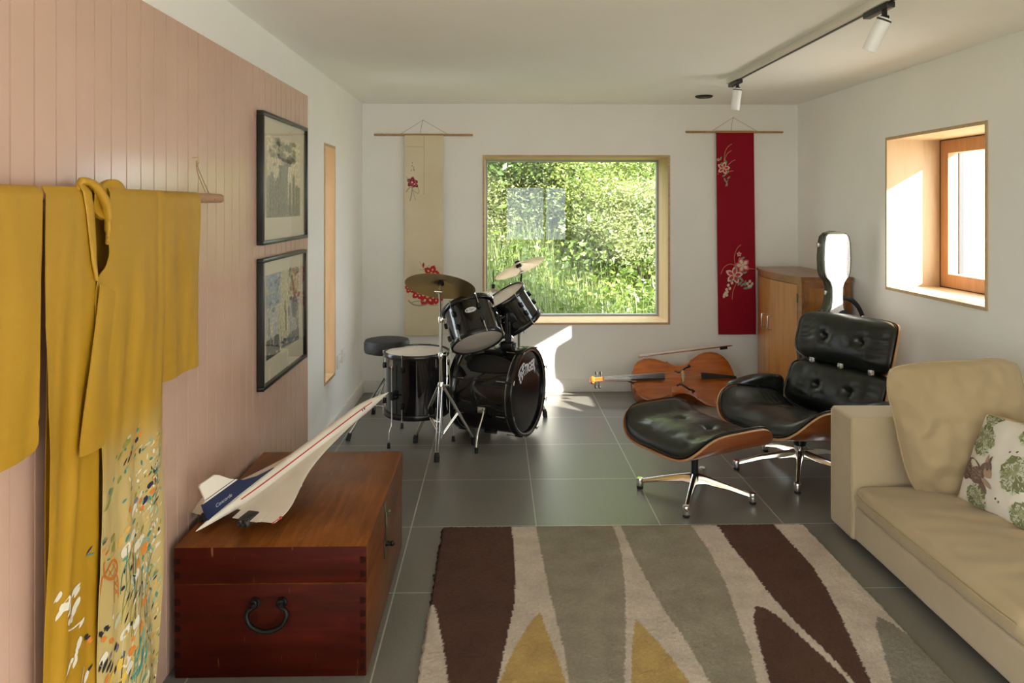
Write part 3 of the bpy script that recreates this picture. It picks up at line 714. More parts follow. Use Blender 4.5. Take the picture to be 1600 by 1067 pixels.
def deco_red(b, on, on2, on3):
    O = (on, on2, on3)
    for s in ([(1.828, 1.843), (1.837, 1.923), (1.863, 1.968), (1.894, 1.989)], [(1.828, 1.843), (1.851, 1.905), (1.89, 1.937)], [(1.858, 1.816), (1.89, 1.847), (1.919, 1.861)], [(1.837, 1.736), (1.863, 1.763), (1.903, 1.775)], [(1.783, 1.745), (1.768 + .006, 1.75)], [(1.858, 1.70), (1.845, 1.67), (1.837, 1.647)],
              [(1.908, 1.024), (1.903, 1.087), (1.926, 1.149), (1.958, 1.179)], [(1.792, .944), (1.819, .998), (1.863, 1.024), (1.908, 1.015)], [(1.98, .98), (2.016, .988), (2.061, .985)], [(1.93, .9), (1.89, .811), (1.881, .74)]):
        stroke(b, on, s, .0022, F('stem'))
    for (x, z, a) in ((1.801, 1.872, 20), (1.845, 1.846, -25), (1.805, 1.83, 50), (1.826, 1.735, 60), (1.864, 1.718, 50), (1.833, 1.702, -25), (1.858, 1.765, 30), (1.84, 1.69, -35), (1.85, 1.665, 5)): leaf(b, on, x, z, .018, a)
    flower(b, O, 1.823, 1.795, .049, 5, 'ivory', 'rose', 'gold', 15)
    flower(b, O, 1.781, 1.862, .013, 5, 'ivory', 'pink', 'pink')
    for (x, z, a) in ((1.944, 1.055, 10), (1.966, 1.068, 60), (1.917, .989, -30), (1.985, .955, 70), (1.935, .909, 70), (1.971, .86, 55), (1.998, .83, 80), (1.944, .868, 50), (1.89, .90, 60), (1.96, .90, -40), (2.02, .835, 90), (1.99, .87, 10), (1.925, .93, 20)): leaf(b, on, x, z, .026, a)
    flower(b, O, 1.899, .935, .068, 5, 'ivory', 'rose', 'gold', 10)
    flower(b, O, 1.968, 1.015, .060, 5, 'pink', 'ivory', 'ivory', -20, .42)
    flower(b, O, 1.942, 1.104, .019, 5, 'ivory', 'pink', 'wine')
    for (x, z) in ((1.881, .873), (1.851, .855), (1.863, .829), (1.837, .82), (1.842, .80), (1.828, .793), (1.82, .78), (1.816, .765), (1.838, .775), (2.026, .885), (2.007, .866), (2.045, .866), (2.019, .846), (2.035, .85)): dab(b, on2, x, z, .014, .012, 20, F('ivory'))
def deco_cream(b, on, on2, on3):
    O = (on, on2, on3)
    stroke(b, on, [(-.715, 1.73), (-.69, 1.68), (-.66, 1.66)], .002, F('grey')); stroke(b, on, [(-.655, 1.72), (-.63, 1.66), (-.612, 1.61), (-.625, 1.59), (-.66, 1.62)], .0022, F('grey'))
    stroke(b, on, [(-.665, 1.65), (-.672, 1.58), (-.685, 1.53)], .004, F('grey')); stroke(b, on, [(-.665, 1.62), (-.65, 1.57), (-.64, 1.535)], .0018, F('grey')); stroke(b, on, [(-.715, 1.60), (-.70, 1.625), (-.68, 1.64)], .004, F('grey'))
    flower(b, O, -.668, 1.680, .042, 5, 'wine', 'rose', 'ivory', 10, .42, .6); flower(b, O, -.648, 1.665, .034, 4, 'wine', 'pink', 'ivory', 40, .42, .5)
    for (x, z) in ((-.666, 1.835), (-.668, 1.81), (-.656, 1.80), (-.656, 1.783), (-.673, 1.775), (-.65, 1.775)): dab(b, on, x, z, .008, .005, 20, F('grey'))
    dab(b, on, -.578, 1.021, .02, .009, 0, F('red')); stroke(b, on, [(-.61, 1.05), (-.578, 1.0), (-.55, .985)], .0016, F('grey')); stroke(b, on, [(-.61, .985), (-.57, .985), (-.53, 1.02)], .0016, F('grey'))
    for (x, z, r, a) in ((-.515, .955, .062, 20), (-.545, .77, .075, 0), (-.475, .765, .055, 40), (-.62, .80, .055, 10), (-.685, .835, .040, 70), (-.58, .90, .06, 30), (-.46, .87, .05, 10)):
        flower(b, O, x, z, r, 5, 'red', 'ivory', 'gold', a, .44, .45)
    stroke(b, on, [(-.70, .74), (-.651, .704), (-.58, .70), (-.533, .72), (-.50, .75)], .006, F('grey')); stroke(b, on, [(-.68, .72), (-.62, .735), (-.56, .73)], .003, F('grey')); stroke(b, on, [(-.54, .70), (-.48, .70), (-.43, .705)], .002, F('grey'))
    stroke(b, on, [(-.574, 2.05), (-.573, 1.8), (-.573, 1.58)], .0012, F('grey'))
    stroke(b, on, [(-.722, 1.965), (-.60, 1.962), (-.575, 1.962)], .001, F('grey')); stroke(b, on, [(-.722, .815), (-.70, .815)], .001, F('grey'))
hanging('wall_hanging', 'cream silk wall hanging with red flowers on a bamboo rod left of the picture window', -.727, -.42, 2.062, .46, -.972, -.185, M['obi_cream'], deco_cream)
hanging('wall_hanging', 'crimson silk wall hanging with embroidered flowers on a bamboo rod right of the picture window', 1.767, 2.072, 2.089, .458, 1.523, 2.313, M['obi_red'], deco_red, .018)

# ------------------------------------------------------------------ two framed prints on the pink wall
PR = {'tree': (.20, .20, .12), 'hedge': (.27, .26, .17), 'light': (.60, .54, .36), 'pale': (.40, .40, .36), 'slate': (.15, .17, .17), 'rust': (.28, .14, .09), 'dark': (.06, .06, .05), 'sand': (.45, .41, .24), 'blue': (.26, .30, .33)}
for k, c in PR.items(): M['ink_' + k] = mottled('ink_' + k, c, tuple(min(1, v * 1.6) for v in c), 60, .6, 0, lo=.45, hi=.62)
pk = list(PR); I = lambda k: 1 + pk.index(k)
def picture(label, y0, y1, z0, z1, draw, tilt=0):
    t = thing('framed_print', label, 'picture', (-1.047, (y0 + y1) / 2, z0), 0, 'framed prints on the pink wall')
    xb, xf = -1.045, -1.015
    fw = .018
    b = MB()
    for (a0, a1, c0, c1) in ((y0, y1, z0, z0 + fw), (y0, y1, z1 - fw, z1), (y0, y0 + fw, z0 + fw, z1 - fw), (y1 - fw, y1, z0 + fw, z1 - fw)):
        b.rbox(xb, xf, a0, a1, c0, c1, .002, 2)
    b.build('frame', M['frame_black'], t, True)
    b = MB(); b.box(xb + .002, xb + .012, y0 + fw * .6, y1 - fw * .6, z0 + fw * .6, z1 - fw * .6); b.build('mount', M['mount'], t, True)
    xp = xb + .0135
    b = MB()
    W, Hh = y1 - y0, z1 - z0
    def on(a, c, k=0): return (xp + k * .0004, y0 + a * W, z0 + c * Hh)
    draw(b, on)
    b.build('print', [M['mount']] + [M['ink_' + k] for k in pk], t, True, 180)
    b = MB(); b.raw([(xf - .006, y0 + fw * .8, z0 + fw * .8), (xf - .006, y1 - fw * .8, z0 + fw * .8), (xf - .006, y1 - fw * .8, z1 - fw * .8), (xf - .006, y0 + fw * .8, z1 - fw * .8)], [(0, 1, 2, 3)]); b.build('glazing', M['pic_glass'], t, True)
def blob(b, on, a, c, ra, rc, mi, k, seed, n=18, jag=.3):
    q = random.Random(seed); idx = []
    for i in range(n):
        th = 2 * PI * i / n; m = 1 + q.uniform(-jag, jag)
        idx.append(b.pt(on(a + math.cos(th) * ra * m, c + math.sin(th) * rc * m, k)))
    b.face(idx, mi)
def rect(b, on, a0, a1, c0, c1, mi, k): b.face([b.pt(on(a, c, k)) for a, c in ((a0, c0), (a1, c0), (a1, c1), (a0, c1))], mi)
def art1(b, on):
    rect(b, on, .12, .86, .20, .84, I('light'), 0)
    q = random.Random(5)
    rect(b, on, .12, .86, .20, .30, I('hedge'), 1)
    for i, a in enumerate((.16, .22, .28, .34, .40, .46, .53)):
        rect(b, on, a - .035, a + .035, .21, .50 + .03 * math.sin(i * 2), I('hedge'), 2); blob(b, on, a, .50 + .03 * math.sin(i * 2), .035, .03, I('hedge'), 3, i)
    for i, (a, h) in enumerate(((.62, .46), (.70, .52), (.77, .44), (.83, .43))):
        rect(b, on, a - .03, a + .03, .21, h, I('tree'), 2); blob(b, on, a, h, .03, .03, I('tree'), 3, i + 9)
    b.face([b.pt(on(a, c, 4)) for a, c in ((.38, .22), (.56, .22), (.55, .45), (.57, .62), (.36, .62), (.42, .45))], I('tree'))
    for i in range(46):
        a = .20 + q.random() * .52; c = .62 + q.random() * .2
        if a < .30 and q.random() < .5: continue
        if a > .62: c = max(c, .68)
        blob(b, on, a, min(c, .82), q.uniform(.025, .06), q.uniform(.014, .028), I('tree' if q.random() < .7 else 'hedge'), 5 + i % 3, i + 40)
    for i in range(14): blob(b, on, q.uniform(.16, .34), q.uniform(.60, .80), .012, .014, I('light'), 9, i + 200)
def art2(b, on):
    rect(b, on, .12, .86, .20, .86, I('sand'), 0)
    q = random.Random(8)
    rect(b, on, .12, .42, .60, .86, I('blue'), 1); rect(b, on, .12, .36, .36, .60, I('pale'), 1); rect(b, on, .62, .86, .30, .60, I('pale'), 1)
    b.face([b.pt(on(a, c, 2)) for a, c in ((.12, .20), (.42, .20), (.42, .34), (.34, .36), (.12, .35))], I('dark'))
    b.face([b.pt(on(a, c, 2)) for a, c in ((.42, .22), (.86, .20), (.86, .30), (.66, .31), (.50, .27))], I('slate'))
    for i in range(28): blob(b, on, q.uniform(.58, .85), q.uniform(.60, .86), q.uniform(.012, .035), q.uniform(.01, .03), I(q.choice(['rust', 'tree', 'slate', 'rust'])), 3 + i % 3, i + 300)
    for i in range(22): blob(b, on, q.uniform(.14, .42), q.uniform(.54, .84), q.uniform(.01, .04), q.uniform(.008, .02), I(q.choice(['tree', 'pale', 'slate', 'sand'])), 3 + i % 3, i + 400)
    for i in range(24):
        a = q.uniform(.14, .84); c = q.uniform(.36, .6); h = q.uniform(.05, .16); w = q.uniform(.004, .012)
        rect(b, on, a - w, a + w, c - h, c + .02, I(q.choice(['light', 'pale', 'tree', 'blue', 'slate', 'light'])), 3 + i % 4)
    for i in range(16): blob(b, on, q.uniform(.14, .84), q.uniform(.22, .32), q.uniform(.01, .03), .01, I(q.choice(['tree', 'sand', 'dark'])), 6, i + 500)
    blob(b, on, .74, .52, .08, .10, I('slate'), 2, 77, 14, .2)
picture('black framed print of tall dark trees hanging above the other print', 3.31, 4.09, 1.322, 1.915, art1)
picture('black framed print of a blue and sand garden hanging below the tree print', 3.31, 4.07, .682, 1.262, art2)
# ------------------------------------------------------------------ wooden chest
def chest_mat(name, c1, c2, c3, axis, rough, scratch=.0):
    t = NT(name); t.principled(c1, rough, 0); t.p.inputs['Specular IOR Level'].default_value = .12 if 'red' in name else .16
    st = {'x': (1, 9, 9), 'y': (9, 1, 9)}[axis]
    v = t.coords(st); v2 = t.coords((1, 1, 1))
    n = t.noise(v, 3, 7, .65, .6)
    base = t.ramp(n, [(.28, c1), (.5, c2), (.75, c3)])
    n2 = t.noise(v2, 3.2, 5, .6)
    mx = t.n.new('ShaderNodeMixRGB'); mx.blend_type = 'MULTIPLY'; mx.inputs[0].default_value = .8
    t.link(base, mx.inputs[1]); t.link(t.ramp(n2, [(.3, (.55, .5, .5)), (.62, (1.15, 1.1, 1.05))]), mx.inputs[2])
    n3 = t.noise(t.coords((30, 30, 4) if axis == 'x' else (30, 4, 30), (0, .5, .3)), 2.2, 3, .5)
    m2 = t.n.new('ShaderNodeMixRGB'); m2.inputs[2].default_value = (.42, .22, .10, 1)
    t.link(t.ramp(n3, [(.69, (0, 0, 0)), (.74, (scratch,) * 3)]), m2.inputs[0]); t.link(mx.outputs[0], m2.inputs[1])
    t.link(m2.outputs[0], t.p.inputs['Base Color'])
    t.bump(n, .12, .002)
    return t.m
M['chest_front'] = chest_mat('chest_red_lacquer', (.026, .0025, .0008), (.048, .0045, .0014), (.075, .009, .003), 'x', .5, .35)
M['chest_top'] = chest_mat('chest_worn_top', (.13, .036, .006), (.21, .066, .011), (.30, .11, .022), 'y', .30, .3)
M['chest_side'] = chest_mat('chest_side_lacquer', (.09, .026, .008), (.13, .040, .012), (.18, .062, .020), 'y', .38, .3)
CX0, CX1, CY0, CY1, CZ, CS = -1.018, -.413, 2.405, 3.325, .415, .298
ch = thing('wooden_chest', 'dark red lacquered wooden chest with iron handle beside the pink wall', 'chest', ((CX0 + CX1) / 2, (CY0 + CY1) / 2, 0))
def chestbox(x0, x1, y0, y1, z0, z1, name, dz, doff):
    b = MB(); b.rbox(x0, x1, y0, y1, z0, z1, .004, 2); dove(b, dz, doff)
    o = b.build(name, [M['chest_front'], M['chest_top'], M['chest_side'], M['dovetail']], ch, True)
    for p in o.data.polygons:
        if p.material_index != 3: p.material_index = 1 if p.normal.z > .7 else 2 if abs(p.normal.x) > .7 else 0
    return o
M['dovetail'] = mottled('dovetail_end_grain', (.012, .002, .001), (.026, .004, .002), 30, .6); M['dovetail'].node_tree.nodes['Principled BSDF'].inputs['Specular IOR Level'].default_value = .1
def dove(b, zs, off):
    for z in zs:
        for (xa, xb) in ((CX0 + .001, CX0 + .019), (CX1 - .019, CX1 - .001)):
            b.raw([(xa, CY0 - off, z), (xb, CY0 - off, z + .004), (xb, CY0 - off, z + .020), (xa, CY0 - off, z + .024)], [(0, 1, 2, 3)], 3)
body = chestbox(CX0, CX1, CY0, CY1, 0, CS - .0015, 'body', [.02 + .042 * i for i in range(6)], .0006)
lid = chestbox(CX0 - .002, CX1 + .002, CY0 - .002, CY1 + .002, CS + .0015, CZ, 'lid', [.315, .36], .0026)
b = MB()   # swan-neck handle
hx, hz = (-.783 - .658) / 2 + .0, .235
pts = [(-.052, -.016, .010), (-.046, -.022, .018), (-.036, -.022, .016), (-.036, -.020, .002), (-.048, -.020, -.006), (-.060, -.022, -.014), (-.062, -.026, -.032), (-.048, -.030, -.055), (-.022, -.032, -.068), (0, -.033, -.071)]
pts = pts + [(-p[0], p[1], p[2]) for p in pts[-2::-1]]
nn = len(bez(pts, 5)); rad = [.0045 + .0035 * math.sin(PI * i / (nn - 1)) for i in range(nn)]
b.tube([(p.x + hx, CY0 + p.y, p.z + hz) for p in bez(pts, 5)], rad, 10)
hd = b.build('handle', M['iron'], ch, True)
for sx in (-1, 1):
    b = MB(frame((hx + sx * .042, CY0, hz + .004), (0, -1, 0))); b.lathe([(0, 0), (.017, 0), (.016, .004), (.009, .006), (.008, .016), (.010, .022), (.006, .027), (0, .028)], 18); b.build('handle_mount', M['iron'], ch, True)
# hasp on the long side
lat = MB(); ly, lx = 2.80, CX1
lat.rbox(lx, lx + .006, ly - .012, ly + .012, .335, .40, .003, 2); lat.rbox(lx + .004, lx + .010, ly - .008, ly + .008, .235, .365, .003, 2)
lat.rbox(lx, lx + .004, ly - .018, ly + .018, .195, .262, .002, 2)
lat.build('hasp', M['brass_dark'], ch, True)
b = MB(); b.tube([(lx + .005, ly, .355), (lx + .024, ly, .355)], .006, 10); b.tube([(lx + .020, ly - .012, .370), (lx + .020, ly + .012, .352)], .005, 10); b.build('hasp_knob', M['brass_dark'], ch, True)
b = MB(); b.tube([(lx + .003, ly, .245), (lx + .028, ly, .245)], [.010, .007], 12); b.ell((lx + .028, ly, .245), .010, .010, .010); b.build('staple', M['iron'], ch, True)

# ------------------------------------------------------------------ airliner model
SCL = 1 / 58.6
hd_, pt_, rl_ = .478, .222, -.10
fw = Vector((math.sin(hd_) * math.cos(pt_), math.cos(hd_) * math.cos(pt_), math.sin(pt_)))
rt = Vector((math.cos(hd_), -math.sin(hd_), 0)); up = rt.cross(fw)
r1 = rt * math.cos(rl_) - up * math.sin(rl_); u1 = up * math.cos(rl_) + rt * math.sin(rl_)
tail = Vector((-.957, 2.425, .447))
PM = Matrix(((-fw.x * SCL, r1.x * SCL, u1.x * SCL, 0), (-fw.y * SCL, r1.y * SCL, u1.y * SCL, 0), (-fw.z * SCL, r1.z * SCL, u1.z * SCL, 0), (0, 0, 0, 1)))
nose0 = tail + fw * 62.5 * SCL
PM.translation = nose0
M['plane_white'] = mottled('model_white', (.74, .68, .58), (.79, .73, .64), 8, .28)
M['plane_blue'] = plain('model_navy', (.012, .022, .07), .3)
M['plane_red'] = plain('model_red', (.45, .02, .02), .4)
M['plane_dark'] = plain('model_dark', (.03, .025, .02), .5)
M['plane_copper'] = plain('model_copper', (.35, .12, .06), .35, .6)
M['plane_line'] = plain('model_panel_line', (.22, .16, .12), .6)
pl_ = thing('model_airplane', 'white supersonic airliner model with navy tail standing on the wooden chest', 'model airplane', (-.8, 2.8, CZ))
# fuselage: (x, radius_y, radius_z, zc)
FS = [(0, .02, .02, -.75), (1.2, .22, .22, -.68), (3, .48, .50, -.55), (5.5, .78, .85, -.36), (8, 1.08, 1.2, -.18), (11, 1.3, 1.45, -.05), (15, 1.44, 1.62, 0), (40, 1.44, 1.62, 0), (46, 1.40, 1.55, .05), (51, 1.2, 1.3, .2), (55, .88, .95, .35), (58.5, .55, .6, .5), (61.2, .25, .27, .58), (62.5, .03, .03, .62)]
b = MB(PM)
def fus(u, v):
    i = v * (len(FS) - 1); k = min(int(i), len(FS) - 2); t = i - k
    a = [FS[k][j] + (FS[k + 1][j] - FS[k][j]) * t for j in range(4)]
    th = 2 * PI * u
    return (a[0], a[1] * math.cos(th), a[3] + a[2] * math.sin(th))
b.grid(fus, 28, (len(FS) - 1) * 4, 0, True)
b.build('fuselage', M['plane_white'], pl_, True, 50)
# ogival delta wing
LE = [(14.5, 1.2), (18, 1.75), (22, 2.35), (26, 3.0), (30, 3.8), (34, 4.85), (38, 6.2), (41, 7.5), (44, 9.0), (47, 10.6), (49.5, 11.8), (51.5, 12.5), (53.2, 12.75)]
def wing(s):
    b = MB(PM)
    ys = [0, .6, 1.2] + [p[1] for p in LE[1:]]
    def chord(y):
        xl = interp(y, [(p[1], p[0]) for p in LE]) if y > 1.2 else 14.5
        return xl, 53.0 + (.0 if y < 9 else .05 * (y - 9))
    def P(u, v):
        y = interp(v, [(i / (len(ys) - 1), q) for i, q in enumerate(ys)]); xl, xt = chord(y)
        t = abs(2 * u - 1); side = 1 if u < .5 else -1
        x = xt + (xl - xt) * t
        c = xt - xl; th = min(.42, .018 * c + .05) * math.sqrt(max(0, 1 - (2 * abs(t - .5)) ** 3)) * (.9 if side > 0 else 1)
        z = -.75 + side * th - .012 * max(0, y - 3) ** 1.2 * ((x - 30) / 25 if x > 30 else 0)
        return (x, s * y, z)
    b.grid(P, 60, 36, 0)
    w = b.build('wing', M['plane_white'], pl_, True, 60)
    # elevons (pale separate flaps along the trailing edge) and engine nacelles
    b = MB(PM)
    for (ya, yb) in ((6.7, 9.1), (9.2, 12.4)):
        x0, x1 = 53.0 + (.0 if yb < 9.5 else .08), 56.1 - .12 * (yb - 6)
        b.raw([(x0, s * ya, -.60 - .03 * (ya - 3)), (x1, s * ya, -.80 - .03 * (ya - 3)), (x1 - .25, s * yb, -.80 - .03 * (yb - 3)), (x0, s * yb, -.60 - .03 * (yb - 3)),
               (x0, s * ya, -.95 - .03 * (ya - 3)), (x1, s * ya, -.88 - .03 * (ya - 3)), (x1 - .25, s * yb, -.88 - .03 * (yb - 3)), (x0, s * yb, -.95 - .03 * (yb - 3))],
              [(0, 1, 2, 3), (7, 6, 5, 4), (0, 4, 5, 1), (1, 5, 6, 2), (2, 6, 7, 3), (3, 7, 4, 0)])
    b.raw([(52.9, s * 1.9, -.5), (55.6, s * 1.9, -.75), (55.6, s * 3.6, -.78), (52.9, s * 3.6, -.55), (52.9, s * 1.9, -.9), (55.6, s * 1.9, -.85), (55.6, s * 3.6, -.88), (52.9, s * 3.6, -.95)], [(0, 1, 2, 3), (7, 6, 5, 4), (0, 4, 5, 1), (1, 5, 6, 2), (2, 6, 7, 3), (3, 7, 4, 0)])
    b.build('elevon', M['plane_white'], w, True, 30)
    b = MB(PM); b.rbox(41, 54.2, s * 5.15 - 1.45, s * 5.15 + 1.45, -2.45, -.65, .35, 3); b.build('engine_nacelle', M['plane_white'], w, True, 50)
    b = MB(PM); b.rbox(53.0, 56.0, s * 5.15 - 1.42, s * 5.15 + 1.42, -1.55, -.55, .2, 2); b.build('engine_cowl', M['plane_dark'], w, True, 50)
    for q in (-.72, .72):
        m = PM @ Matrix.Translation((54.0, s * 5.15 + q, -1.42)) @ Matrix.Rotation(R(90), 4, 'Y')
        b = MB(m); b.lathe([(.62, 0), (.70, .2), (.66, 2.4), (.58, 2.5), (.52, 2.2), (.50, 1.0), (0, .9)], 20, 0)
        o = b.build('engine_nozzle', M['plane_dark'], w, True, 50)
        b = MB(m); b.lathe([(0, .95), (.48, .95), (.46, 1.1), (0, 1.5)], 16); b.build('exhaust_cone', M['plane_copper'], o, True, 50)
    if s > 0:
        b = MB(PM); b.ell((53.6, 12.55, -1.0), .30, .30, .30); b.tube([(54.0, 12.4, -1.02), (55.5, 12.1, -1.05)], .1, 8); b.build('wing_tip_light', M['plane_red'], w, True)
    return w
wing(1); wing(-1)
# fin: navy with a white tip, printed name
def finpt(x, z, side): return (x, side, z)
FIN = [(40.5, 1.45), (46, 2.35), (49.5, 3.5), (52.6, 5.6), (54.7, 7.6), (55.6, 8.2), (59.1, 8.2), (59.4, 7.9), (58.9, 4.6), (59.9, 4.4), (59.6, 1.0), (58, .9), (50, 1.2)]
def clip(poly, zc, keep_above):
    out = []
    for (a, c) in zip(poly, poly[1:] + poly[:1]):
        ina, inc = ((p[1] >= zc) == keep_above for p in (a, c))
        if ina: out.append(a)
        if ina != inc:
            t = (zc - a[1]) / (c[1] - a[1]); out.append((a[0] + (c[0] - a[0]) * t, zc))
    return out
b = MB(PM)
lowf = clip(FIN, 4.45, False); upf = clip(FIN, 4.75, True); mid = clip(clip(FIN, 4.75, False), 4.45, True)
for poly, mi in ((lowf, 0), (upf, 1), (mid, 1)):
    b.prism(poly, lambda x, z: (x, -.20, z), lambda x, z: (x, .20, z), mi)
# a navy stripe inside the white, as in the livery
b.prism(clip(clip(FIN, 4.95, False), 4.8, True), lambda x, z: (x, -.22, z), lambda x, z: (x, .22, z), 0)
fin = b.build('tail_fin', [M['plane_blue'], M['plane_white']], pl_, True, 30)
vs, fs = text_geo('Concorde', 1.0, .2, .01, .0)
b = MB(PM)
b.raw([(55.2 - v[0], .235, 2.5 + v[1]) for v in vs], fs)
b.build('printed_name', M['logo'], fin, True, 30)
# red cheat line, cockpit, panel marks
b = MB(PM)
def ribbon(x0, x1, th0, w, mi, out=1.012, n=40, side=1):
    prev = None
    for i in range(n + 1):
        x = x0 + (x1 - x0) * i / n
        k = max(j for j in range(len(FS) - 1) if FS[j][0] <= x + 1e-6); t = (x - FS[k][0]) / (FS[k + 1][0] - FS[k][0])
        a = [FS[k][j] + (FS[k + 1][j] - FS[k][j]) * min(1, t) for j in range(4)]
        q = []
        for th in (th0 - w / 2, th0 + w / 2):
            q.append(b.pt((x, side * a[1] * out * math.cos(th), a[3] + a[2] * out * math.sin(th))))
        if prev: b.face([prev[0], q[0], q[1], prev[1]], mi)
        prev = q
for sd in (1, -1): ribbon(8.2, 52, R(28), R(10), 0, side=sd)
b.build('cheat_line', M['plane_red'], pl_, True, 180)
b = MB(PM)
ribbon(5.6, 6.8, R(90), R(110), 0, 1.02, 4)
b.build('cockpit_window', M['plane_dark'], pl_, True, 180)
for x0, x1 in ((11.5, 12.0), (12.4, 12.8)):
    b = MB(PM); ribbon(x0, x1, R(18), R(20), 0, 1.02, 3); b.build('cabin_door', M['plane_dark'], pl_, True, 180)
b = MB(PM)
for x in (52.2, 56.4, 58.9):
    prev = None; ribbon(x, x + .10, R(60), R(150), 0, 1.02, 1)
ribbon(52, 58, R(62), R(3), 0, 1.02, 8); b.build('panel_joint', M['plane_line'], pl_, True, 180)
# low display foot under the belly
bel = PM @ Vector((44, 0, -1.55)); bel2 = PM @ Vector((45, 0, -1.5))
b = MB(); b.rbox(bel2.x - .025, bel2.x + .025, bel2.y - .03, bel2.y + .03, CZ, CZ + .008, .004, 2); b.tube([(bel2.x, bel2.y, CZ + .008), tuple(bel2)], [.012, .008], 12); b.build('display_foot', M['plane_dark'], pl_, True)

# ------------------------------------------------------------------ rug
RUG = [('brown', [(-.243, 3.49), (.072, 3.49), (.079, 3.183), (.077, 3.008), (.069, 2.803), (.044, 2.625), (.005, 2.338), (-.03, 2.1), (-.13, 2.1), (-.148, 2.341), (-.177, 2.528), (-.214, 2.739), (-.232, 2.80), (-.26, 2.80), (-.26, 3.49)]),
 ('grey', [(.185, 3.49), (.537, 3.49), (.540, 3.30), (.533, 3.174), (.498, 2.893), (.45, 2.6), (.398, 2.33), (.35, 2.05), (.30, 2.0), (.235, 2.1), (.227, 2.333), (.225, 2.559), (.206, 2.849), (.194, 3.181)]),
 ('grey', [(.577, 3.49), (.901, 3.49), (.916, 3.228), (.901, 2.937), (.869, 2.694), (.842, 2.469), (.81, 2.321), (.76, 2.1), (.69, 2.1), (.665, 2.324), (.649, 2.53), (.616, 2.744), (.601, 2.917), (.582, 3.173)]),
 ('brown', [(1.025, 3.49), (1.288, 3.49), (1.296, 3.237), (1.299, 3.067), (1.273, 2.851), (1.243, 2.686), (1.202, 2.499), (1.166, 2.313), (1.14, 2.2), (1.113, 2.314), (1.1, 2.463), (1.066, 2.645), (1.045, 2.819), (1.038, 3.044), (1.024, 3.242)]),
 ('brown', [(.958, 2.765), (.985, 2.755), (1.012, 2.71), (1.033, 2.625), (1.075, 2.445), (1.098, 2.315), (1.11, 2.0), (.80, 2.0), (.85, 2.32), (.89, 2.525), (.919, 2.67)]),
 ('yellow', [(.161, 2.743), (.177, 2.622), (.204, 2.445), (.216, 2.333), (.21, 1.9), (-.06, 1.9), (.01, 2.338), (.062, 2.523), (.12, 2.67)]),
 ('yellow', [(.5, 2.69), (.542, 2.573), (.58, 2.437), (.601, 2.325), (.6, 1.9), (.36, 1.9), (.419, 2.329), (.457, 2.515)]),
 ('greydark', [(1.376, 2.687), (1.403, 2.638), (1.423, 2.564), (1.44, 2.308), (1.44, 1.9), (1.18, 1.9), (1.23, 2.312), (1.289, 2.478), (1.34, 2.63)])]
rx0, rx1, ry0, ry1 = -.245, 1.428, 1.75, 3.474
st = .006
nx, ny = int((rx1 - rx0) / st), int((ry1 - ry0) / st)
gx, gy = np.meshgrid(np.linspace(rx0, rx1, nx + 1), np.linspace(ry0, ry1, ny + 1))
rs = np.random.RandomState(3)
jx = gx + rs.normal(0, .0010, gx.shape); jy = gy + rs.normal(0, .0010, gy.shape)
cols = {'cream': (.62, .53, .435), 'brown': (.088, .034, .019), 'grey': (.31, .275, .20), 'yellow': (.50, .34, .115), 'greydark': (.26, .235, .185)}
colr = np.zeros(gx.shape + (4,)); colr[..., 3] = 1; colr[..., :3] = cols['cream']
def inside(px, py, poly):
    r = np.zeros(px.shape, bool); n = len(poly)
    for i in range(n):
        (x0, y0), (x1, y1) = poly[i], poly[(i + 1) % n]
        c = ((y0 > py) != (y1 > py))
        with np.errstate(divide='ignore', invalid='ignore'):
            xi = (x1 - x0) * (py - y0) / (y1 - y0 + 1e-12) + x0
        r ^= c & (px < xi)
    return r
hgt = np.full(gx.shape, .0165)
for k, poly in RUG:
    sp = bez([(p[0], p[1], 0) for p in poly] + [(poly[0][0], poly[0][1], 0)], 1)
    m = inside(jx, jy, poly)
    colr[m, :3] = cols[k]
colr[..., :3] *= (1 + rs.normal(0, .05, gx.shape))[..., None]
hgt = hgt + rs.normal(0, .0012, gx.shape)
ed = np.minimum(np.minimum(gx - rx0, rx1 - gx), np.minimum(gy - ry0, ry1 - gy))
hgt = np.where(ed < .006, .008, hgt)
wob = .0035
gx2 = gx + np.where(ed < .001, rs.normal(0, wob, gx.shape), 0) + rs.normal(0, .0008, gx.shape); gy2 = gy + np.where(ed < .001, rs.normal(0, wob, gx.shape), 0)
V = np.stack([gx2, gy2, hgt], -1).reshape(-1, 3)
c = nx + 1
ii, jj = np.meshgrid(np.arange(nx), np.arange(ny)); a = (jj * c + ii).ravel()
Fq = np.stack([a, a + 1, a + 1 + c, a + c], -1)
# underside skirt
per = [i for i in range(c)] + [j * c + nx for j in range(1, ny + 1)] + [ny * c + i for i in range(nx - 1, -1, -1)] + [j * c for j in range(ny - 1, 0, -1)]
lowv = V[per].copy(); lowv[:, 2] = .0005
nV = len(V); V = np.vstack([V, lowv])
sk = [(per[i], nV + i, nV + (i + 1) % len(per), per[(i + 1) % len(per)]) for i in range(len(per))]
me = bpy.data.meshes.new('rug')
me.from_pydata(V.tolist(), [], Fq.tolist() + sk + [tuple(nV + i for i in range(len(per)))])
ca = me.color_attributes.new('pile', 'FLOAT_COLOR', 'POINT')
cf = np.vstack([colr.reshape(-1, 4), colr.reshape(-1, 4)[per]]).astype(np.float32)
ca.data.foreach_set('color', cf.ravel())
t = NT('wool_pile'); t.principled((.5, .5, .5), .95, 0)
at = t.n.new('ShaderNodeAttribute'); at.attribute_name = 'pile'
v = t.coords(); n1 = t.noise(v, 7, 5, .6)
mx = t.n.new('ShaderNodeMixRGB'); mx.blend_type = 'MULTIPLY'; mx.inputs[0].default_value = 1
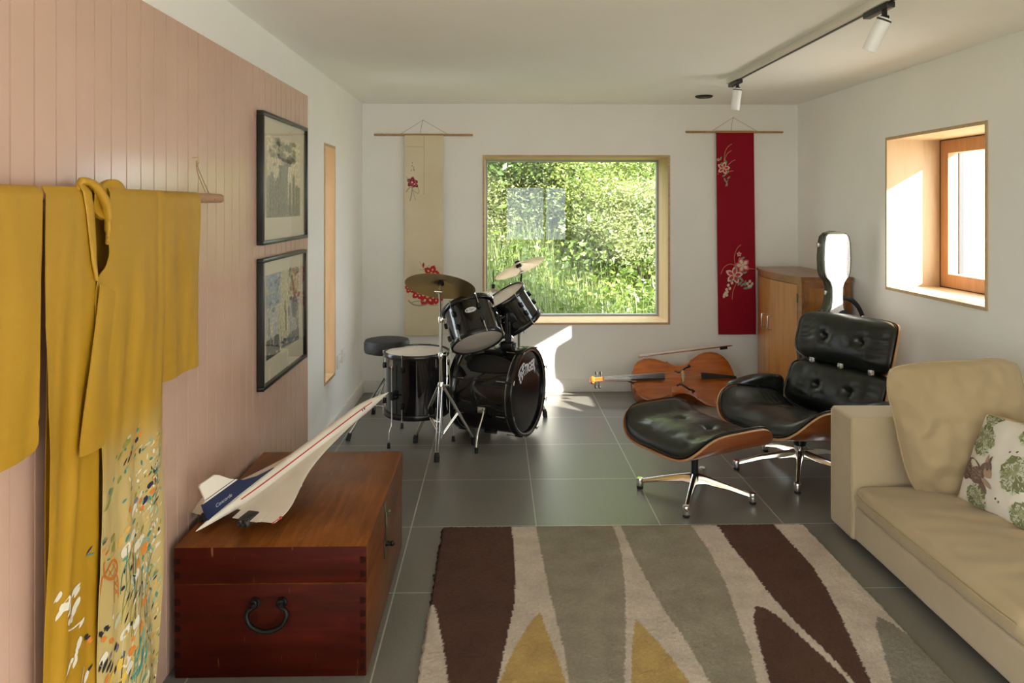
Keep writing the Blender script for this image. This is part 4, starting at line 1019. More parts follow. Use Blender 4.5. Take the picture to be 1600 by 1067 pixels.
t.link(at.outputs[0], mx.inputs[1]); t.link(t.ramp(n1, [(.3, (.80, .78, .77)), (.7, (1.12, 1.12, 1.12))]), mx.inputs[2]); t.link(mx.outputs[0], t.p.inputs['Base Color'])
t.bump(t.noise(v, 330, 3, .7), .9, .006)
me.materials.append(t.m); me.polygons.foreach_set('use_smooth', [True] * len(me.polygons)); me.update()
o = bpy.data.objects.new('rug', me); COL.objects.link(o)
tag(o, 'tufted rug patterned with brown, grey and yellow shards on cream', 'rug')

# ------------------------------------------------------------------ sofa
so = thing('sofa', 'sand coloured low sofa with square arm along the right wall', 'sofa', (2.0, 2.3, 0))
SX0, SX1 = 1.568, 2.425
b = MB(); b.rbox(SX0 + .006, SX1, .95, 3.28, .030, .175, .012, 3, 12, lambda p: (p.x - .002 * noise.noise(p * 5), p.y, p.z)); b.build('base', M['sofa'], so, True, 60)
for yy in (3.40, 1.1):
    for xx in (SX0 + .06, SX1 - .06):
        b = MB(); b.rbox(xx - .025, xx + .025, yy - .025, yy + .025, 0, .04, .004, 2); b.build('foot', M['rubber'], so, True)
def soft(p): return (p.x + .003 * noise.noise(p * 6), p.y + .003 * noise.noise(p * 6 + Vector((5, 0, 0))), p.z + .003 * noise.noise(p * 6 + Vector((0, 7, 0))))
for (ya, yb) in ((3.272, 3.485), (.75, .96)):
    b = MB(); b.rbox(SX0 - .006, SX1, ya, yb, .026, .566, .016, 4, 10, soft); arm = b.build('arm', M['sofa'], so, True, 60)
    b = MB()
    for yy in (ya + .010, yb - .010): b.tube([(SX0 - .006, yy, .04), (SX0 - .006, yy, .552), ], .0022, 6)
    b.build('seam', M['piping'], arm, True)
b = MB(); b.rbox(2.20, SX1 + .002, .96, 3.272, .15, .60, .03, 4, 10, soft); b.build('backrest', M['sofa'], so, True, 60)
def seatc(ya, yb):
    b = MB()
    yc, hw = (ya + yb) / 2, (yb - ya) / 2
    def fn(p):
        u = (p.y - yc) / hw; w = (p.x - (SX0 + 2.2) / 2) / ((2.2 - SX0) / 2)
        k = max(0, 1 - u ** 4) * max(0, 1 - w ** 4)
        z = p.z + (.026 * k if p.z > .23 else 0)
        fr = max(0, -w - .6)
        wr = .020 * noise.noise((p.x * 3, p.y * 11 + p.x * 3, 1)) * k + .005 * noise.noise((p.x * 7, p.y * 26, 4)) * k
        x = p.x - (.016 * (1 - u ** 4) * (1 - ((p.z - .22) / .06) ** 2) if w < -.8 else 0)
        return (x, p.y, z + (wr if p.z > .23 else 0))
    b.rbox(SX0 + .002, 2.21, ya + .002, yb - .002, .172, .268, .035, 5, 40, fn)
    s = b.build('seat_cushion', M['sofa_cushion'], so, True, 70)
    b = MB(); b.tube([(SX0 - .006, ya + .03, .238), (SX0 - .017, ya + .12, .240), (SX0 - .018, yc, .241), (SX0 - .017, yb - .12, .240), (SX0 - .006, yb - .03, .238)], .0025, 6); b.build('seam', M['piping'], s, True)
seatc(2.20, 3.272); seatc(.96, 2.20)

def cushion(name, label, cat, corners, T, mat, wr=.006, pinch=.035, deco=None, mats=None, seed=0, grp=None, n=56, rnd_=.05):
    """corners: bl, br, tr, tl seen from the front. Front normal = (br-bl)x(tl-bl)."""
    bl, br, tr, tl = [Vector(c) for c in corners]
    nrm = (br - bl).cross(tl - bl).normalized()
    base = (bl + br) / 2
    t = thing(name, label, cat, tuple(base), 0, grp)
    def S(a, c, side, off=0):
        A = 2 * a - 1; C = 2 * c - 1
        a2 = .5 + (a - .5) * (1 - pinch * (1 - C * C)); c2 = .5 + (c - .5) * (1 - pinch * (1 - A * A))
        p = bl * (1 - a2) * (1 - c2) + br * a2 * (1 - c2) + tr * a2 * c2 + tl * (1 - a2) * c2
        e1 = 1 - rnd_ * A * A * C ** 4; e2 = 1 - rnd_ * C * C * A ** 4
        a2 = .5 + (a2 - .5) * e1; c2 = .5 + (c2 - .5) * e2 + .012 * noise.noise((a * 3 + seed, c * 3, 5))
        a2 += .018 * noise.noise((c * 4.5 + seed, a * 2, 8))
        p = bl * (1 - a2) * (1 - c2) + br * a2 * (1 - c2) + tr * a2 * c2 + tl * (1 - a2) * c2
        h = T * (max(0, 1 - abs(A) ** 2.6) * max(0, 1 - abs(C) ** 2.6)) ** .55
        h += wr * noise.noise((a * 4 + seed, c * 3, side)) * min(1, h / .03) + wr * .6 * noise.noise((a * 9, c * 9 + seed, 2)) * min(1, h / .03)
        return p + nrm * (h * side + off)
    b = MB(); b.grid(lambda u, v: S(u, v, 1), n, n); b.grid(lambda u, v: S(1 - u, v, -1), n, n)
    on = None
    if deco: deco(b, lambda a, c, k=1: S(a, c, 1, .0012 * k))
    o = b.build('cover', mats or mat, t, True, 180)
    pb = MB(); path = [S(i / 20, 0, 0) for i in range(20)] + [S(1, i / 20, 0) for i in range(20)] + [S(1 - i / 20, 1, 0) for i in range(20)] + [S(0, 1 - i / 20, 0) for i in range(21)]
    pb.tube(path, .004, 8, False); pb.build('piping', M['piping'], t, True)
    return t
cushion('sofa_cushion', 'large plain sand cushion leaning against the sofa arm', 'cushion',
        [(1.762, 3.165, .262), (2.27, 3.13, .268), (2.272, 3.20, .845), (1.655, 3.21, .818)], .105, M['sofa_cushion'], .030, .02, seed=3, rnd_=.11)
PC = {'green': (.17, .18, .07), 'green2': (.30, .31, .16), 'brown': (.16, .10, .075), 'tan': (.34, .23, .14), 'mid': (.52, .51, .38), 'ink': (.08, .07, .06)}
for k, c in PC.items(): M['prt_' + k] = plain('print_' + k, c, .8)
ck = list(PC)
def pillow_art(b, on):
    q = random.Random(4); mi = lambda k: 1 + ck.index(k)
    sx = .36; sy = .37
    def pd(a, c, l, w, ang, k, lay=1):
        d = R(ang); ds, dc = math.sin(d), math.cos(d); n = 7
        pts = [(-1 + 2 * i / (n - 1)) for i in range(n)]
        ring = [(t, (1 - abs(t) ** 2.2) * w) for t in pts] + [(t, -(1 - abs(t) ** 2.2) * w) for t in pts[-2:0:-1]]
        idx = []
        for t, h in ring:
            aa = a + (ds * t * l + dc * h) / sx; cc = c + (dc * t * l - ds * h) / sy
            idx.append(b.pt(on(min(.995, max(.005, aa)), min(.995, max(.005, cc)), lay)))
        b.face(idx, mi(k))
    def cabbage(a, c, r, rot):
        for ring, cnt, off in ((1.0, 9, 0), (.74, 7, 25), (.50, 5, 10), (.28, 4, 40)):
            for k in range(cnt):
                th = rot + off + k * 360 / cnt + q.uniform(-9, 9); s_, c_ = math.sin(R(th)), math.cos(R(th)); rr = r * ring * q.uniform(.92, 1.1)
                L = int(6 - ring * 4)
                pd(a + s_ * rr * .60 / sx, c + c_ * rr * .60 / sy, rr * .42, rr * .36, th, ['green2', 'mid', 'green', 'mid'][(k + L) % 4], L)
                pd(a + s_ * rr * .58 / sx, c + c_ * rr * .58 / sy, rr * .36, rr * .035, th, 'green' if (k + L) % 4 != 2 else 'mid', L + .4)
                for e in (-1, 1):
                    pd(a + (s_ * rr * .80 + e * c_ * rr * .20) / sx, c + (c_ * rr * .80 - e * s_ * rr * .20) / sy, rr * .15, rr * .045, th + e * 65, 'green', L + .5)
                    pd(a + (s_ * rr * .55 + e * c_ * rr * .14) / sx, c + (c_ * rr * .55 - e * s_ * rr * .14) / sy, rr * .17, rr * .022, th + e * 32, 'green', L + .5)
        pd(a, c, r * .16, r * .15, rot, 'green2', 7)
    cabbage(.20, .72, .068, 20); cabbage(.76, .50, .075, -30); cabbage(.34, .10, .060, 60); cabbage(.18, 1.0, .045, 100); cabbage(.78, .95, .07, 10); cabbage(.95, .12, .06, 0)
    # running rabbit
    pd(.19, .385, .085, .040, 104, 'brown', 3); pd(.30, .345, .045, .036, 118, 'brown', 4); pd(.40, .435, .036, .030, 25, 'brown', 4); pd(.45, .405, .026, .018, 125, 'tan', 5)
    pd(.375, .525, .030, .008, -6, 'tan', 3); pd(.405, .52, .030, .008, 10, 'brown', 3); pd(.40, .265, .046, .012, 132, 'brown', 4); pd(.46, .295, .034, .010, 118, 'tan', 4); pd(.435, .445, .0055, .0055, 0, 'ink', 6); pd(.11, .35, .036, .036, 90, 'brown', 3)
    for k in range(40): pd(.10 + q.random() * .27, .30 + q.random() * .13, .012, .0014, 100 + q.uniform(-30, 30), q.choice(['ink', 'tan', 'tan']), 5)
    for (a, c) in ((.60, .70), (.68, .72), (.62, .18), (.66, .16)): pd(a, c, .006, .004, 40, 'brown', 1)
cushion('throw_pillow', 'cream pillow printed with green cabbages and a brown rabbit', 'pillow',
        [(1.905, 3.075, .285), (1.972, 2.755, .283), (2.09, 2.715, .655), (2.005, 3.035, .655)][0:4], .055, M['pillow'], .004, .04, pillow_art, [M['pillow']] + [M['prt_' + k] for k in ck], 9, n=64)
# ------------------------------------------------------------------ moulded ply and leather seating
def sq(th, n=5.0):
    c, s = math.cos(th), math.sin(th)
    k = (abs(c) ** n + abs(s) ** n) ** (-1 / n)
    return c * k, s * k
def shell(T, A, B, lift, p, th=.011, n=5, low=0.0):
    """bent ply: curls up at the two x ends."""
    b = MB(T); NR, NT_ = 14, 96
    def P(r, th_, off):
        x, y = sq(th_, n); x *= r * A; y *= r * B
        z = lift * abs(x / A) ** p + low * abs(y / B) ** 3
        # offset along the slope
        sl = lift * p * abs(x / A) ** (p - 1) / A * (1 if x > 0 else -1)
        L = math.sqrt(1 + sl * sl)
        return (x + sl / L * off * 1.0, y, z - off / L)
    top = []; botm = []
    for off, rows in ((0, top), (th, botm)):
        for i in range(NR + 1):
            r = i / NR
            if i == 0: rows.append([b.pt(P(0, 0, off))] * NT_)
            else: rows.append([b.pt(P(r, 2 * PI * k / NT_, off)) for k in range(NT_)])
    for rows in (top, botm):
        for a, c in zip(rows[:-1], rows[1:]):
            for k in range(NT_):
                k2 = (k + 1) % NT_; q = []
                for i in (a[k], a[k2], c[k2], c[k]):
                    if i not in q: q.append(i)
                b.face(q, 0)
    for k in range(NT_):
        k2 = (k + 1) % NT_; b.face([top[-1][k], top[-1][k2], botm[-1][k2], botm[-1][k]], 1)
    return b
def leather_pad(T, A, B, lift, p, h, buttons, n=5, low=0.0, wr=.004, seed=0, wdir='y', crown=.3):
    b = MB(T); NR, NT_ = 44, 150
    def P(r, th_, topside):
        x, y = sq(th_, n); bul = 1 + .018 * math.sin(PI * min(1, max(0, 0)))
        x *= r * A; y *= r * B
        z0 = lift * abs(x / A) ** p + low * abs(y / B) ** 3 + .002
        sl = lift * p * abs(x / A) ** (p - 1) / A * (1 if x > 0 else -1); L = math.sqrt(1 + sl * sl)
        if not topside: return (x - sl / L * .003, y, z0 + .001)
        hh = h * (max(0, 1 - r ** 5)) ** .5 * (1 - crown + crown * (1 - r * r))
        body = min(1, hh / (h * .4))
        for (bx, by) in buttons:
            d = math.hypot(x - bx, y - by); a = math.atan2(y - by, x - bx)
            hh -= h * .42 * math.exp(-(d / .022) ** 1.1)
            hh += wr * .22 * math.exp(-((d - .05) / .05) ** 2) * (math.sin(a * 5 + bx * 20 + seed + 2 * noise.noise((a, bx * 9, seed))) + .7 * math.sin(a * 11 + seed + bx * 50)) * body
        q = x if wdir == 'y' else y
        hh += wr * .75 * body * math.sin(q * 150 + 5 * noise.noise((x * 7, y * 7, seed))) * (.35 + .65 * noise.noise((x * 5 + 3, y * 5, seed))) * smooth(abs(y / B) if wdir == 'y' else abs(x / A), .25, .75)
        hh += wr * .9 * body * noise.noise((x * 14, y * 14, seed + 2))
        return (x - sl / L * hh, y * (1 + .03 * math.sin(PI * min(1, hh / h)) * r), z0 + hh / L)
    top = []
    for i in range(NR + 1):
        r = math.sin(PI / 2 * i / NR)
        top.append([b.pt(P(0, 0, True))] * NT_ if i == 0 else [b.pt(P(r, 2 * PI * k / NT_, True)) for k in range(NT_)])
    bot = []
    for i in range(5):
        r = 1 - i / 4 * .999
        bot.append([b.pt(P(r, 2 * PI * k / NT_, False)) for k in range(NT_)])
    for rows in (top, bot):
        for a, c in zip(rows[:-1], rows[1:]):
            for k in range(NT_):
                k2 = (k + 1) % NT_; q = []
                for i in (a[k], a[k2], c[k2], c[k]):
                    if i not in q: q.append(i)
                b.face(q)
    for k in range(NT_):
        k2 = (k + 1) % NT_; b.face([top[-1][k], top[-1][k2], bot[0][k2], bot[0][k]])
    def surf(x, y):
        z0 = lift * abs(x / A) ** p + low * abs(y / B) ** 3
        return Vector((x, y, z0 + h * .52))
    return b, surf
def seat_unit(root, T, A, B, lift, p, h, buttons, seed, names=('shell', 'cushion'), low=0, n=5, wdir='y', inset=.965):
    s = shell(T, A, B, lift, p, n=n, low=low).build(names[0], [M['rosewood'], M['ply_rim']], root, False, 35)
    pb, sf = leather_pad(T, A * inset, B * inset, lift * .97, p, h, buttons, n, low, seed=seed, wdir=wdir)
    c = pb.build(names[1], M['leather'], root, False, 180)
    pp = MB(T); pts = []
    for k in range(97):
        x, y = sq(2 * PI * k / 96, n); x *= A * inset * 1.005; y *= B * inset * 1.005
        pts.append((x, y, lift * .97 * abs(x / (A * inset)) ** p + low * abs(y / B) ** 3 + .008))
    pp.tube(pts, .004, 6, False); pp.build('piping', M['leather'], c)
    for (bx, by) in buttons:
        bb = MB(T); q = sf(bx, by); bb.ell((q.x, q.y, q.z - .006), .011, .011, .006, 14, 8); bb.build('button', M['leather'], c)
    return s
def star_base(root, nleg, ang0, r, hubz):
    for k in range(nleg):
        a = R(ang0 + 360 * k / nleg); d = Vector((math.cos(a), math.sin(a), 0)); s = Vector((-d.y, d.x, 0))
        b = MB(); sec = [(0.018, .019, hubz - .055, hubz + .002), (.06, .017, hubz - .048, hubz - .006), (r * .6, .014, hubz - .062, hubz - .034), (r * .97, .012, .030, .052)]
        rows = []
        for (q, w, z0, z1) in sec:
            c = d * q
            rows.append([b.pt((c.x + s.x * e * w, c.y + s.y * e * w, z)) for e, z in ((-1, z0 + .006), (-.6, z0), (.6, z0), (1, z0 + .006), (.75, z1 - .004), (.5, z1), (-.5, z1), (-.75, z1 - .004))])
        for p0, p1 in zip(rows, rows[1:]):
            for i in range(8): b.face([p0[i], p0[(i + 1) % 8], p1[(i + 1) % 8], p1[i]])
        b.face(rows[0][::-1]); b.face(rows[-1])
        lg = b.build('leg', M['chrome'], root, False, 50)
        e = d * r
        b = MB(); b.T = Matrix.Translation((e.x, e.y, 0)); b.lathe([(0, .014), (.017, .014), (.0185, .018), (.0185, .050), (.016, .055), (0, .056)], 20); b.build('foot_cap', M['chrome'], lg)
        b = MB(); b.T = Matrix.Translation((e.x, e.y, 0)); b.lathe([(0, 0), (.015, 0), (.017, .004), (.016, .014), (0, .015)], 20); b.build('glide', M['rubber'], lg)

# ottoman
ot = thing('ottoman', 'black buttoned leather footstool in a rosewood shell on a chrome star base', 'footstool', (1.025, 3.86, 0), R(-63))
star_base(ot, 4, 220 - .0, .285, .115)
b = MB(); b.lathe([(0, .07), (.026, .07), (.026, .115), (.0175, .118), (.0175, .27), (0, .27)], 24); b.build('column', M['black_metal'], ot)
T = Matrix.Translation((0, 0, .276))
b = MB(); b.rbox(-.10, .10, -.05, .05, .259, .269, .004, 2); b.build('mounting_plate', M['black_metal'], ot)
seat_unit(ot, T, .330, .275, .140, 5, .110, [(.10, .0), (-.10, .0)], 1, wdir='x')

# lounge chair: local -y is its front
lc = thing('lounge_chair', 'black buttoned leather lounge chair with rosewood shells on a chrome star base', 'armchair', (1.71, 4.2, 0), R(-63))
star_base(lc, 5, 102 + 63, .35, .125)
b = MB(); b.lathe([(0, .085), (.032, .085), (.032, .13), (.030, .15), (0, .15)], 28); b.build('hub', M['chrome'], lc)
b = MB(); b.lathe([(0, .148), (.030, .148), (.036, .165), (.036, .19), (.028, .195), (.028, .215), (0, .215)], 24); b.build('swivel', M['black_metal'], lc)
Ts = Matrix.Translation((0, -.06, .232)) @ Matrix.Rotation(R(-9), 4, 'X')
seat_unit(lc, Ts, .345, .330, .185, 5, .125, [(.11, .02), (-.11, .02)], 2, ('seat_shell', 'seat_cushion'), wdir='x')
def backT(cy, cz, lean):
    # local z of the pad faces the front (-y) and a little up
    zz = Vector((0, -math.cos(R(lean)), math.sin(R(lean)))); xx = Vector((-1, 0, 0)); return frame((0, cy, cz), zz, xx)
seat_unit(lc, backT(.335, .405, 22), .335, .158, .075, 5, .095, [(.11, 0), (-.11, 0)], 3, ('back_shell', 'back_cushion'), wdir='x')
seat_unit(lc, backT(.430, .690, 17), .335, .160, .075, 5, .100, [(.125, 0), (-.125, 0)], 4, ('headrest_shell', 'headrest_cushion'), wdir='x')
for sx in (-.20, .0, .20):
    b = MB(); b.rbox(sx - .020, sx + .020, .335, .350, .515, .575, .004, 2); b.tube([(sx, .37, .545), (sx, .325, .545)], .012, 10)
    q = b.build('back_bracket', M['chrome_dull'], lc)
for sx in (-1, 1):
    b = MB(); b.tube([(sx * .17, .40, .50), (sx * .17, .455, .62), (sx * .17, .47, .70)], .014, 8, squash=(1.6, .6)); b.build('back_brace', M['black_metal'], lc)
def armpad(sx):
    def fn(p):
        q = Vector(p); 
        q.z += .010 * math.sin((q.y + .2) * 6) - .018 * ((q.y + .02) / .2) ** 2 * (1 if q.z > .44 else .2)
        q.x += sx * .012 * math.sin((q.z - .36) * 18)
        return (q.x + .002 * noise.noise(q * 14), q.y, q.z + .002 * noise.noise(q * 14))
    b = MB(); x0, x1 = sorted((sx * .325, sx * .415)); b.T = Matrix.Translation((0, .06, -.052)); b.rbox(x0, x1, -.225, .21, .360, .510, .036, 6, 10, fn); a = b.build('armrest', M['leather'], lc, False, 180)
    b = MB(Matrix.Translation((0, .06, -.052))); b.tube([(sx * .37, -.222, .40), (sx * .37, -.23, .44), (sx * .37, -.222, .475)], .004, 6); b.build('piping', M['leather'], a)
    b = MB(); b.tube([(sx * .345, .0, .40), (sx * .325, .02, .345), (sx * .30, .03, .32)], .016, 8, squash=(2, .6)); b.build('arm_bracket', M['black_metal'], lc)
armpad(-1); armpad(1)

# ------------------------------------------------------------------ bow-fronted cabinet in the corner
M['teak'] = wood('teak_veneer', (.29, .11, .022), (.41, .17, .038), (.47, .22, .055), 'z', 2.2, .33, 10, .25)
M['teak_dark'] = wood('teak_edge', (.20, .075, .02), (.27, .11, .03), (.32, .14, .04), 'y', 2.5, .35, 10, .25)
cb = thing('cabinet', 'bow fronted teak cupboard with two doors in the far right corner', 'cupboard', (2.24, 5.52, 0))
YC0, YC1, XB = 5.09, 5.95, 2.425
def bow(y, d=0): return 2.085 - .062 * (1 - ((y - 5.52) / .43) ** 2) - d
def bowslab(b, y0, y1, z0, z1, dfront, xback, n=18, mi=0):
    poly = [(bow(y0 + (y1 - y0) * i / n, dfront), y0 + (y1 - y0) * i / n) for i in range(n + 1)]
    poly += [(xback(y) if callable(xback) else xback, y) for _, y in (poly[::-1] if callable(xback) else [poly[-1], poly[0]])]
    b.prism(poly, lambda x, y: (x, y, z0), lambda x, y: (x, y, z1), mi)
b = MB(); bowslab(b, YC0, YC1, .05, .985, -.018, XB); bowslab(b, YC0 + .03, YC1 - .03, 0, .05, -.04, XB - .03); b.build('carcass', M['teak'], cb, True, 25)
b = MB(); bowslab(b, YC0 - .012, YC1 + .012, .985, 1.008, .012, XB + .005); b.build('top', M['teak_dark'], cb, True, 25)
b = MB(); bowslab(b, YC0, YC0 + .04, .05, .985, .001, lambda y: bow(y, -.018)); bowslab(b, YC1 - .03, YC1, .05, .985, .001, lambda y: bow(y, -.018)); bowslab(b, YC0 + .04, YC1 - .03, .955, .985, .001, lambda y: bow(y, -.018)); b.build('face_frame', M['teak_dark'], cb, True, 25)
for (y0, y1, hy) in ((YC0 + .042, 5.523, 5.475), (5.527, YC1 - .032, 5.60)):
    b = MB(); bowslab(b, y0, y1, .06, .952, .004, lambda y: bow(y, -.017)); d = b.build('door', M['teak'], cb, True, 25)
    x = bow(hy, .004); b = MB(); b.tube([(x + .004, hy, .585), (x - .028, hy, .585), (x - .030, hy, .59), (x - .030, hy, .68), (x - .028, hy, .685), (x + .004, hy, .685)], .0055, 10); b.build('handle', M['chrome_dull'], d, True)
    b = MB(frame((x - .0005, hy, .545), (-1, 0, 0))); b.lathe([(0, 0), (.008, 0), (.007, .002), (0, .0025)], 14); b.build('keyhole', M['brass_dark'], d, True)
for z in (.34, .86):
    b = MB(); x = bow(YC0 + .041, .005); b.tube([(x, YC0 + .041, z - .03), (x, YC0 + .041, z + .03)], .005, 8); b.build('hinge', M['brass_dark'], cb, True)
# side panel moulding facing the room
b = MB()
for (x0, x1, z0, z1) in ((2.10, 2.42, .06, .10), (2.10, 2.42, .93, .97), (2.10, 2.135, .10, .93), (2.385, 2.42, .10, .93)): b.box(x0, x1, YC0 - .006, YC0 + .001, z0, z1)
b.build('side_frame', M['teak_dark'], cb, True, 25)

# ------------------------------------------------------------------ cello on its side, its bow, and the case
def cello_mat():
    t = NT('cello_varnish'); t.principled((.3, .07, .01), .22, 0, Coat_Weight=.6, Coat_Roughness=.1)
    v = t.coords((1.5, 14, 14)); n = t.noise(v, 3, 6, .6, .3); n2 = t.noise(t.coords(), 5, 3)
    mx = t.n.new('ShaderNodeMixRGB'); mx.blend_type = 'MULTIPLY'; mx.inputs[0].default_value = .6
    t.link(t.ramp(n, [(.3, (.34, .075, .008)), (.55, (.46, .115, .014)), (.75, (.54, .16, .024))]), mx.inputs[1]); t.link(t.ramp(n2, [(.3, (.75, .7, .65)), (.6, (1.1, 1.1, 1.1))]), mx.inputs[2])
    t.link(mx.outputs[0], t.p.inputs['Base Color']); return t.m
M['cello'] = cello_mat()
M['cello_rib'] = wood('cello_rib', (.22, .05, .010), (.30, .075, .014), (.36, .10, .022), 'x', 5, .25, 12, .5)
M['bridge'] = plain('bridge_maple', (.62, .42, .22), .5)
wv = Vector((0, .60, .80)); xv = Vector((1, .0, .0)); nv_ = Vector((0, -.80, .60))
# axis: x towards the tail, width w, normal n (front)
CO = Vector((1.045, 5.685, .176))
CM = Matrix(((xv.x, wv.x, nv_.x, CO.x), (xv.y, wv.y, nv_.y, CO.y), (xv.z, wv.z, nv_.z, CO.z), (0, 0, 0, 1)))
ce = thing('cello', 'orange brown cello lying on its side on the tiles against the back wall', 'cello', (1.43, 5.6, 0))
HALF = [(0, .030), (.004, .075), (.018, .115), (.05, .148), (.095, .166), (.14, .170), (.185, .164), (.225, .150), (.255, .138), (.268, .140), (.272, .146), (.280, .132), (.30, .118), (.335, .108), (.37, .108), (.405, .117), (.435, .133), (.452, .148), (.458, .160), (.466, .158), (.49, .178), (.53, .203), (.58, .219), (.63, .2215), (.675, .211), (.715, .183), (.745, .140), (.762, .085), (.768, .03)]
up_ = HALF
poly = [(x, h) for x, h in HALF] + [(x, -h) for x, h in HALF[::-1]]
def hw(x): return interp(x, HALF)
D = .115
def plate(b, zf, sgn, arch, over):
    """arched plate following the outline."""
    N, Mw = 70, 22
    def P(u, v):
        x = .768 * u; h = hw(x) + over; c = 2 * v - 1
        e = max(0, 1 - abs(c) ** 2.2) * max(0, 1 - abs(2 * u - 1) ** 5)
        return (x + (over if u == 1 else -over if u == 0 else 0), c * h, zf + sgn * arch * e ** .8)
    xs = sorted(set([p[0] for p in HALF] + [.768 * i / N for i in range(N + 1)]))
    b.grid(lambda u, v: P(xs[min(len(xs) - 1, int(round(u * (len(xs) - 1))))] / .768, v), len(xs) - 1, Mw)
b = MB(CM); plate(b, 0, 1, .022, .004); plate(b, -.006, 1, .0, .004)
xs = HALF
for (s) in (1, -1):
    for (x0, h0), (x1, h1) in zip(HALF, HALF[1:]): b.raw([(x0, s * (h0 + .004), 0), (x1, s * (h1 + .004), 0), (x1, s * (h1 + .004), -.006), (x0, s * (h0 + .004), -.006)], [(0, 1, 2, 3)])
b.build('front_plate', M['cello'], ce, True, 50)
b = MB(CM); b.prism(poly, lambda x, y: (x, y, -.005), lambda x, y: (x, y, -D), 0); b.build('ribs', M['cello_rib'], ce, True, 40)
b = MB(CM); plate(b, -D - .005, -1, .02, .004); plate(b, -D + .001, 1, 0, .004); b.build('back_plate', M['cello_rib'], ce, True, 50)
b = MB(CM)   # purfling line
prev = None
for s in (1, -1):
    P = [(x, s * max(.0, h - .010)) for x, h in HALF[2:-2]]
    for (x0, y0), (x1, y1) in zip(P, P[1:]):
        b.raw([(x0, y0, .0065), (x1, y1, .0065), (x1, y1 - s * .003, .0075), (x0, y0 - s * .003, .0075)], [(0, 1, 2, 3)])
b.build('purfling', M['ebony'], ce, True, 180)
def fz(x, y):
    h = hw(x) + .004; c = y / h; u = x / .768
    return .022 * (max(0, 1 - abs(c) ** 2.2) * max(0, 1 - abs(2 * u - 1) ** 5)) ** .8
for s in (1, -1):
    b = MB(CM)
    path = [(.315, s * .052), (.322, s * .060), (.330, s * .054), (.345, s * .047), (.375, s * .064), (.405, s * .087), (.425, s * .092), (.44, s * .100), (.432, s * .110), (.423, s * .106)]
    b.tube([(p.x, p.y, fz(p.x, p.y) + .0005) for p in bez([(x, y, 0) for x, y in path], 6)], [.0036 + .0034 * math.sin(PI * i / 54) for i in range(55)], 6)
    b.ell((.318, s * .057, fz(.318, .057)), .006, .006, .002, 10, 6); b.ell((.431, s * .104, fz(.431, .104)), .0075, .0075, .002, 10, 6)
    b.build('sound_hole', M['ebony'], ce, True, 180)
# neck and fingerboard
def loft(b, secs, mi=None):
    rows = []
    for (x, w, zb, zt) in secs:
        rows.append([b.pt((x, y, z)) for y, z in ((-w, zt - .004), (-w * .55, zt), (0, zt + .003), (w * .55, zt), (w, zt - .004), (w * .8, zb + .3 * (zt - zb)), (0, zb), (-w * .8, zb + .3 * (zt - zb)))])
    for p0, p1 in zip(rows, rows[1:]):
        for i in range(8): b.face([p0[i], p0[(i + 1) % 8], p1[(i + 1) % 8], p1[i]], mi)
    b.face(rows[0][::-1], mi); b.face(rows[-1], mi)
NL = -.235
b = MB(CM); loft(b, [(NL, .016, -.004, .018), (-.05, .019, -.010, .020), (-.01, .024, -.06, .022), (.012, .028, -.10, .024)]); b.build('neck', M['cello_rib'], ce, True, 50)
b = MB(CM); loft(b, [(NL, .015, .016, .024), (0, .021, .022, .034), (.225, .030, .045, .058)]); b.build('fingerboard', M['ebony'], ce, True, 50)
b = MB(CM)
loft(b, [(NL + .002, .016, -.006, .02), (NL - .04, .017, -.016, .012), (NL - .075, .014, -.022, .002)])
b.tube([(NL - .078, -.020, -.008), (NL - .080, .0, -.008), (NL - .078, .020, -.008)], [.020, .021, .020], 18)
b.tube([(NL - .078, -.028, -.008), (NL - .078, -.019, -.008)], [.010, .014], 14); b.tube([(NL - .078, .019, -.008), (NL - .078, .028, -.008)], [.014, .010], 14)
b.build('scroll', M['cello'], ce, True, 50)
for (dx, s) in ((-.012, 1), (-.030, -1), (-.045, 1), (-.058, -1)):
    b = MB(CM); x = NL + dx; b.tube([(x, -s * .014, -.002), (x, s * .040, -.002), (x, s * .048, -.002), (x, s * .066, -.002)], [.004, .0055, .011, .009], 10); b.build('tuning_peg', M['ebony'], ce, True)
b = MB(CM); b.prism([(-.045, 0), (-.042, .010), (-.018, .018), (-.012, .010), (.012, .010), (.018, .018), (.042, .010), (.045, 0), (.042, .05), (.028, .070), (0, .076), (-.028, .070), (-.042, .05)], lambda y, z: (.358, y, .019 + z), lambda y, z: (.366, y, .019 + z)); b.build('bridge', M['bridge'], ce, True, 30)
b = MB(CM); loft(b, [(.50, .029, .052, .064), (.58, .022, .048, .060), (.70, .015, .034, .046), (.775, .012, .018, .030)]); b.build('tailpiece', M['ebony'], ce, True, 50)
b = MB(CM)
for i, y in enumerate((-1.5, -.5, .5, 1.5)):
    b.tube([(NL + .002, y * .006, .027), (.362, y * .014, .096), (.505, y * .013, .066)], .0008, 6)
b.build('strings', M['string_metal'], ce, True)
b = MB(CM); b.tube([(.768, 0, -.05), (.79, 0, -.05)], [.012, .009], 12); b.build('end_pin', M['ebony'], ce, True)

